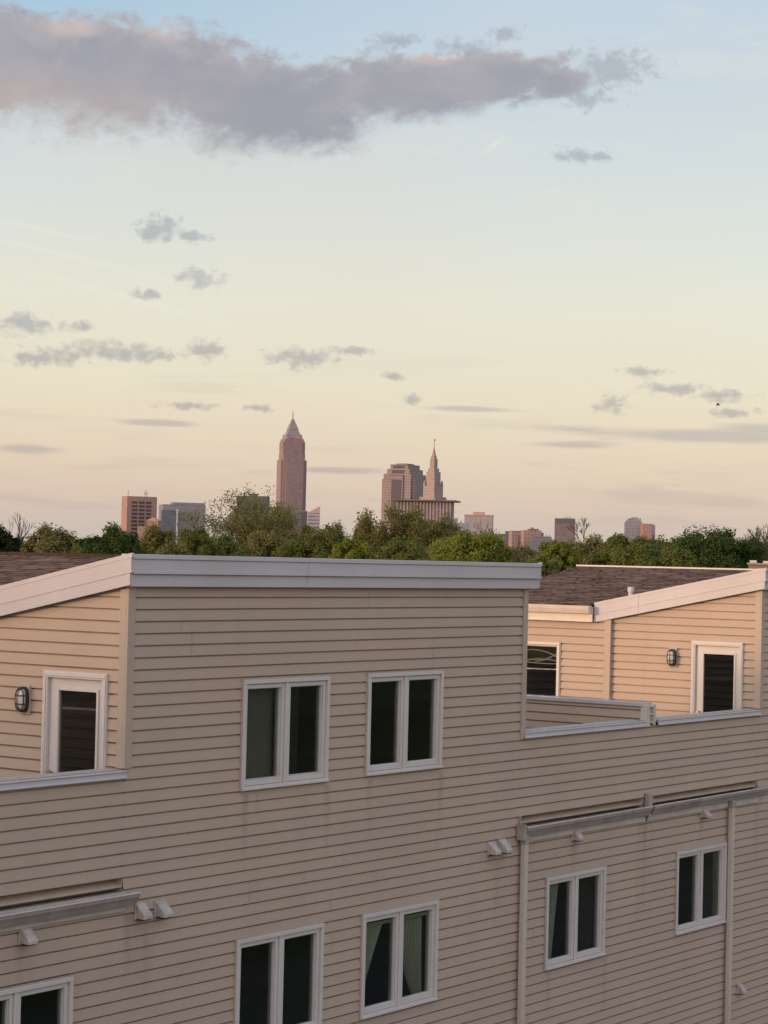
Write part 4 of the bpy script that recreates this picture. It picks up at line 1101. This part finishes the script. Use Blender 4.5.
b_.part("mast", M['gutter'], [], [frus(0, 0, 1.6, .7, zc(419.5), zc(411))])
mt_red, _, _, _ = mat_base("red_sign", (.50, .05, .05), .5, .3)
b_.part("roof_sign", mt_red, [(-6, -1.2, -14.3, -13.4, zc(441), zc(438.8)), (.2, 3.4, -14.3, -13.4, zc(441.2), zc(439.4)), (4.2, 5.0, -14.3, -13.4, zc(440.6), zc(439.6))])
# stepped brown tower
b_ = City("stepped_tower", "broad stepped mauve tower with dark window bays left of the spire", 403, 3300., 24)
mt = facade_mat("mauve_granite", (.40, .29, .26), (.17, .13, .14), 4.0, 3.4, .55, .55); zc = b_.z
b_.part("body", mt, [(-14, 14, -22, 22, 0, zc(465.5)), (-18, 18, -25, 25, 0, zc(470)), (-22, 22, -28, 28, 0, zc(475)), (-26, 26, -24, 24, 0, zc(480)), (-10, 10, -30, 30, 0, zc(477))])
mt2 = facade_mat("dark_bay_glass", (.13, .11, .12), (.08, .07, .08), 4.0, 1.6, .7, .4)
b_.part("window_bay", mt2, [(-8, 8, -30.4, -29.9, 20, zc(481)), (-10.5, 10.5, -28.5, -27.9, zc(478.6), zc(476.2)), (-10, 10, -25.5, -24.9, zc(474.4), zc(471.2)), (-9, 9, -22.5, -21.9, zc(469.3), zc(466.6))])
b_.part("window_bay", mt2, [(-26.5, -25.9, -9, 9, 20, zc(483)), (-22.5, -21.9, -9, 9, zc(479), zc(475.8)), (-18.5, -17.9, -8, 8, zc(474), zc(470.8)), (-14.5, -13.9, -8, 8, zc(469.3), zc(466.4))])
b_.part("roof_house", mt2, [(-9, 9, -12, 12, zc(465.5), zc(464.4))])
# spire tower
b_ = City("spire_tower", "slender stone tower tapering to a thin spire with a flag pole", 431.5, 3150., 38)
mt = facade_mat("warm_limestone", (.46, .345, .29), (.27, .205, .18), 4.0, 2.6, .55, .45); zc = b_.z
b_.part("base", mt, [(-13.6, 13.6, -13.6, 13.6, 0, zc(497.6)), (-10, 10, -10, 10, zc(497.6), zc(486.5))])
b_.part("shaft", mt, [(-7.2, 7.2, -7.2, 7.2, zc(486.5), zc(472.5)), (-5.6, 5.6, -5.6, 5.6, zc(472.5), zc(469))])
for su in (-1, 1):
    for sv in (-1, 1): b_.part("corner_turret", mt, [], [frus(su*8.6, sv*8.6, 2.8, 2.4, zc(486.5), zc(483)), frus(su*8.6, sv*8.6, 2.4, .3, zc(483), zc(480.5))])
b_.part("upper_tier", mt, [(-3.9, 3.9, -3.9, 3.9, zc(469), zc(459.5)), (-2.9, 2.9, -2.9, 2.9, zc(459.5), zc(456.5))])
b_.part("spire", mt, [], [frus(0, 0, 4.4, .7, zc(456.5), zc(447.5))])
b_.part("flag_pole", M['gutter'], [], [frus(0, 0, .9, .5, zc(448.5), zc(439))])
b_.part("flag", mt_red, [(.3, 2.6, -.1, .1, zc(441.4), zc(439.6))])
# columned building under an overhanging flat roof
b_ = City("columned_building", "wide flat roofed building with tall pale columns under the spire", 424.5, 2700., 9)
zc = b_.z
b_.part("body", facade_mat("brown_glass_wall", (.33, .265, .25), (.25, .20, .20), 4.2, 2.4, .75, .7), [(-32, 32, -18, 18, 0, zc(502.5))])  # wall a little darker than the columns before it
mb_cols = [(-32+u*4.0, -32+u*4.0+1.5, -19.2, -18.02, 0, zc(502.6)) for u in range(17)]
colm = weathered("pale_column_stone", (.37, .295, .26), (.30, .24, .21), .7)
for q in mb_cols: b_.part("column", colm, [q])
for k in range(8): b_.part("column", colm, [(-33.2, -32.02, -16.5+k*4.6, -15.0+k*4.6, 0, zc(502.6))])
b_.part("roof_slab", weathered("dark_roof_edge", (.17, .13, .12), (.12, .10, .09), .7), [(-39, 39, -24, 24, zc(502.2), zc(500.7))])
glint_mat, N_, L_, bb = mat_base("sun_glint_glow", (.8, .4, .15), .3, .5)
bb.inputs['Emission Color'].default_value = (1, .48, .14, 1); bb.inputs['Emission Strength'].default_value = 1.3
b_.part("sun_glint", glint_mat, [(-27.5, -25.9, -19.5, -19.25, zc(525.5), zc(521.5)), (-27.3, -26.2, -19.5, -19.25, zc(530), zc(527.6))])  # glowing patches paint the sunset glint reflected in the panes
# far left pink slab
b_ = City("slab_tower", "pink concrete slab tower with dark window bands at far left of skyline", 138, 3000., -20)
zc = b_.z
b_.part("body", weathered("pink_concrete", (.40, .245, .21), (.35, .215, .185), .7, .3, .02), [(-21, 21, -11, 11, 0, zc(497.5))])
dkm = weathered("dark_window_glass", (.085, .06, .062), (.06, .05, .055), .4, .4, .05)
for k in range(14): b_.part("window_band", dkm, [(-14.5, 13, -11.4, -10.95, zc(504.6+k*3.75), zc(502.4+k*3.75))])
b_.part("mullion", weathered("pink_pier", (.40, .245, .21), (.35, .215, .185), .7, .3, .02), [(-6.2, -4.6, -11.8, -11.45, 0, zc(501.5)), (3.6, 5.2, -11.8, -11.45, 0, zc(501.5))])
b_.part("side_window_band", dkm, [(20.95, 21.4, -9, 9, zc(505+k*3.75), zc(502.5+k*3.75)) for k in range(14)])
b_.part("antenna", M['gutter'], [(-17, -16.3, -2, -1.3, zc(497.5), zc(491.5)), (7, 7.7, -2, -1.3, zc(497.5), zc(491)), (9.6, 10.2, -2, -1.3, zc(497.5), zc(491.6)), (6, 11, -2.2, -1.2, zc(494.5), zc(493.8))])
# grey block right of it
b_ = City("office_block", "low grey concrete block half hidden behind the tall airy tree", 181, 2900., -12)
zc = b_.z
b_.part("body", facade_mat("grey_concrete", (.34, .30, .30), (.24, .21, .215), 3.8, 30., .4, .98), [(-28, 28, -14, 14, 0, zc(505.8)), (-14, 28, -10, 10, 0, zc(503.4))])
b_.part("annex", facade_mat("blue_grey_glass", (.20, .20, .215), (.13, .13, .15), 3.8, 3, .6, .8), [(-31, -12, -22, -14.1, 0, zc(511.5))])
b_.part("pier", weathered("white_pier", (.66, .63, .60), (.55, .5, .5), .6), [(-12, -10, -22.4, -20, 0, zc(510.5))])
b_ = City("office_block", "small orange gabled block at the foot of the pink slab tower", 153, 2200., 15, "building")
zc = b_.z
b_.part("body", facade_mat("orange_brick", (.42, .25, .16), (.2, .13, .1), 3.6, 3.0, .5, .5), [(-6, 6, -6, 6, 0, zc(521.5)), (-15, -6.05, -5, 5, 0, zc(527))])
b_.part("roof", weathered("tan_roof", (.42, .27, .18), (.33, .2, .15), .7), [], [frus(0, 0, 12.4, 1, zc(521.5), zc(518.4), 12.4, 10)])
b_ = City("office_block", "dark blue grey office block behind the tall airy tree", 252, 3100., 6)
zc = b_.z
b_.part("body", facade_mat("dark_curtain_wall", (.13, .13, .145), (.085, .085, .10), 3.9, 2.6, .6, .7), [(-21.5, 21.5, -12, 12, 0, zc(496.8))])
b_.part("roof_house", weathered("dark_plant_room", (.14, .14, .155), (.1, .1, .11), .7), [(-5.5, 5.5, -6, 6, zc(496.8), zc(494.4)), (-7.5, 7.5, -7, 7, zc(495.2), zc(494.9))])
b_ = City("office_block", "white banded building with a slanted pink top beside tallest tower", 312.5, 3300., -6)
zc = b_.z
b_.part("body", facade_mat("white_banded_wall", (.58, .52, .50), (.24, .19, .19), 5.2, 200., .45, 1.), [(-8.6, 8.6, -8, 8, 0, zc(513.5))])
b_.part("slanted_top", weathered("pink_metal_roof", (.55, .40, .36), (.48, .36, .33), .6), [], [([(-8.6, -8, zc(513.5)), (8.6, -8, zc(513.5)), (8.6, 8, zc(513.5)), (-8.6, 8, zc(513.5))], [(-8.0, -7.9, zc(513.3)), (8.6, -7.9, zc(506.8)), (8.6, 7.9, zc(506.8)), (-8.0, 7.9, zc(513.3))])])
b_ = City("office_block", "narrow dark block tucked against the right side of tallest tower", 303.2, 3350., 0)
b_.part("body", facade_mat("dark_side_block", (.14, .13, .145), (.10, .09, .1), 4, 3, .5, .6), [(-5, 5, -5, 5, 0, b_.z(512))]); b_.part("parapet", M['gutter'], [(-5.1, 5.1, -5.1, 5.1, b_.z(512), b_.z(511.4))])
b_ = City("office_block", "small pale blue grey block right of the columned building", 462.5, 2500., 5)
zc = b_.z
b_.part("body", facade_mat("pale_blue_block", (.34, .34, .36), (.25, .25, .28), 3.8, 3., .5, .5), [(-7, 5, -6, 6, 0, zc(523.5)), (-11, -7.02, -6, 6, 0, zc(520))])
b_.part("roof_house", M['gutter'], [(-10, -6.5, -4, 4, zc(520), zc(518.6))])
b_ = City("slab_tower", "pale pinkish flat slab with a small pink roof house", 478, 2900., 4)
zc = b_.z
b_.part("body", facade_mat("pale_pink_slab", (.44, .37, .36), (.36, .295, .29), 3.8, 2.4, .45, .55), [(-18.2, 18.2, -9, 9, 0, zc(515.6))])
b_.part("cornice", weathered("slab_cornice", (.36, .28, .27), (.30, .25, .24), .7), [(-18.5, 18.5, -9.3, 9.3, zc(517), zc(515.5))])
b_.part("roof_house", weathered("pink_plant_room", (.50, .31, .26), (.44, .28, .24), .7), [(-7.5, 7, -5, 5, zc(515.5), zc(512.6))])
# pink brick cluster
for j, (px, wpx, top, colr, dark, lb) in enumerate(((502, 9, 535, (.46, .29, .22), 0, "small pinkish brick block, leftmost of the brick cluster"), (507.5, 6, 532.5, (.19, .19, .21), 1, "narrow dark block between two pink brick blocks"),
        (514.5, 10, 532, (.50, .31, .235), 0, "middle pink brick block of the cluster"), (520.5, 6.5, 536.5, (.20, .19, .21), 1, "second narrow dark block in the brick cluster"),
        (530.5, 18, 531, (.50, .315, .24), 0, "widest pink brick block with a dark roof hut"), (497.5, 7, 536, (.22, .20, .22), 1, "small grey block at the left of the brick cluster"),
        (541, 19, 537, (.21, .215, .235), 1, "blue grey glass block in front of the brick cluster"))):
    b_ = City("brick_block" if not dark else "office_block", lb, px, 2300.-j*30, (-18, 0, -16, 0, -14, 0, 4)[j], "building")
    w2 = b_.w(wpx)/2
    b_.part("body", facade_mat("block_wall_%s" % ("abcdefg"[j]), colr, tuple(x*.55 for x in colr), 3.8, 3.2, .5, .5), [(-w2, w2, -6, 6, 0, b_.z(top))])
    if j == 4: b_.part("roof_hut", weathered("dark_roof_hut", (.2, .16, .15), (.15, .12, .12), .7), [(-w2*.3, w2*.75, -4, 4, b_.z(top), b_.z(529.4)), (0, 2, -1, 1, b_.z(529.4), b_.z(528)), (w2*.98, w2*1.3, -4, 4, 0, b_.z(533))])
    elif j in (6,): b_.part("chimney", M['gutter'], [(w2*.45, w2*.55, -1, 1, b_.z(top), b_.z(535)), (w2*.75, w2*.85, -1, 1, b_.z(top), b_.z(535.4))])
    else: b_.part("parapet", weathered("block_parapet_%s" % ("abcdefg"[j]), tuple(x*.8 for x in colr), tuple(x*.6 for x in colr), .7), [(-w2-.2, w2+.2, -6.2, 6.2, b_.z(top), b_.z(top-.6))])
b_ = City("slab_tower", "dark brown slab tower with a blue grey upper band and roof mast", 564, 2600., -2)
zc = b_.z
b_.part("body", facade_mat("brown_precast", (.28, .205, .185), (.19, .145, .14), 3.8, 2.2, .45, .6), [(-11.6, 11.6, -8, 8, 0, zc(525))])
b_.part("upper_band", facade_mat("blue_grey_band", (.17, .16, .175), (.13, .125, .14), 3.8, 2.2, .45, .6), [(-11.6, 11.6, -8, 8, zc(525), zc(519.6))])
b_.part("roof_rail", M['gutter'], [(-11.8, 11.8, -8.2, 8.2, zc(519.6), zc(519)), (-1.5, 8, -3, 3, zc(519), zc(518.2)), (3, 3.6, -1, -.4, zc(518.2), zc(516.8))])
b_ = City("domed_block", "grey apartment block with stepped rounded top at right of skyline", 632.5, 2500., -4, "building")
zc = b_.z
mt = facade_mat("grey_banded_flats", (.36, .33, .335), (.21, .185, .19), 3.6, 2.8, .5, .6)
b_.part("body", mt, [(-9.5, 9.5, -8, 8, 0, zc(523)), (-8.2, 8.2, -7, 7, zc(523), zc(521)), (-6.0, 6.0, -6, 6, zc(521), zc(519.3))])
b_.part("roof_crown", weathered("grey_roof_crown", (.34, .31, .31), (.26, .24, .24), .7), [(-2.4, 4.6, -4, 4, zc(519.3), zc(518)), (7.0, 8.0, -1, 1, zc(521), zc(518.8))])
b_ = City("brick_block", "pink block with a notched top against the domed block", 647, 2480., -10, "building")
zc = b_.z
b_.part("body", facade_mat("salmon_wall", (.52, .28, .22), (.36, .2, .17), 3.6, 3., .5, .4), [(-7, 2.6, -6, 6, 0, zc(524.6))]); b_.part("side_wing", facade_mat("grey_wing", (.3, .27, .28), (.2, .18, .19), 3.6, 3., .5, .5), [(2.62, 7.2, -6, 6, 0, zc(526)), (2.62, 5.6, -6, 6, zc(526), zc(524.8))])
b_ = City("brick_block", "low tan block just left of the domed block", 621, 2450., 0, "building")
b_.part("body", facade_mat("tan_wall", (.46, .30, .24), (.3, .2, .17), 3.6, 3., .5, .4), [(-3.4, 3.4, -5, 5, 0, b_.z(534.5))]); b_.part("parapet", M['gutter'], [(-3.5, 3.5, -5.1, 5.1, b_.z(534.5), b_.z(534))])

bd = fw + rt*((718-384)/F_PX) - up*((405-512)/F_PX); bp_ = CAM + bd*170
mb = MB()
def bq(u, v, z): return bp_ + Vector((rt.x, rt.y, 0))*u + Vector((fw.x, fw.y, 0))*v + Vector((0, 0, z))
mb.tube([bq(-.16, 0, -.01), bq(-.08, 0, 0), bq(.04, 0, .01), bq(.13, 0, .02), bq(.17, 0, .02)], [.01, .04, .05, .03, .008], 6)
for sg in (-1, 1):
    mb.prism([bq(-.05, sg*.03, .02), bq(.06, sg*.03, .02), bq(.06, sg*.03, .03), bq(-.05, sg*.03, .03)], [bq(-.07, sg*.22, .12), bq(.02, sg*.22, .12), bq(.02, sg*.22, .126), bq(-.07, sg*.22, .126)])
    mb.prism([bq(-.07, sg*.22, .12), bq(.02, sg*.22, .12), bq(.02, sg*.22, .126), bq(-.07, sg*.22, .126)], [bq(-.14, sg*.42, .08), bq(-.12, sg*.42, .08), bq(-.12, sg*.42, .084), bq(-.14, sg*.42, .084)])
tag(mb.build("bird", M['black_metal'], None), "tiny dark bird flying below the small clouds at the right", "bird")
scn.render.film_transparent = False
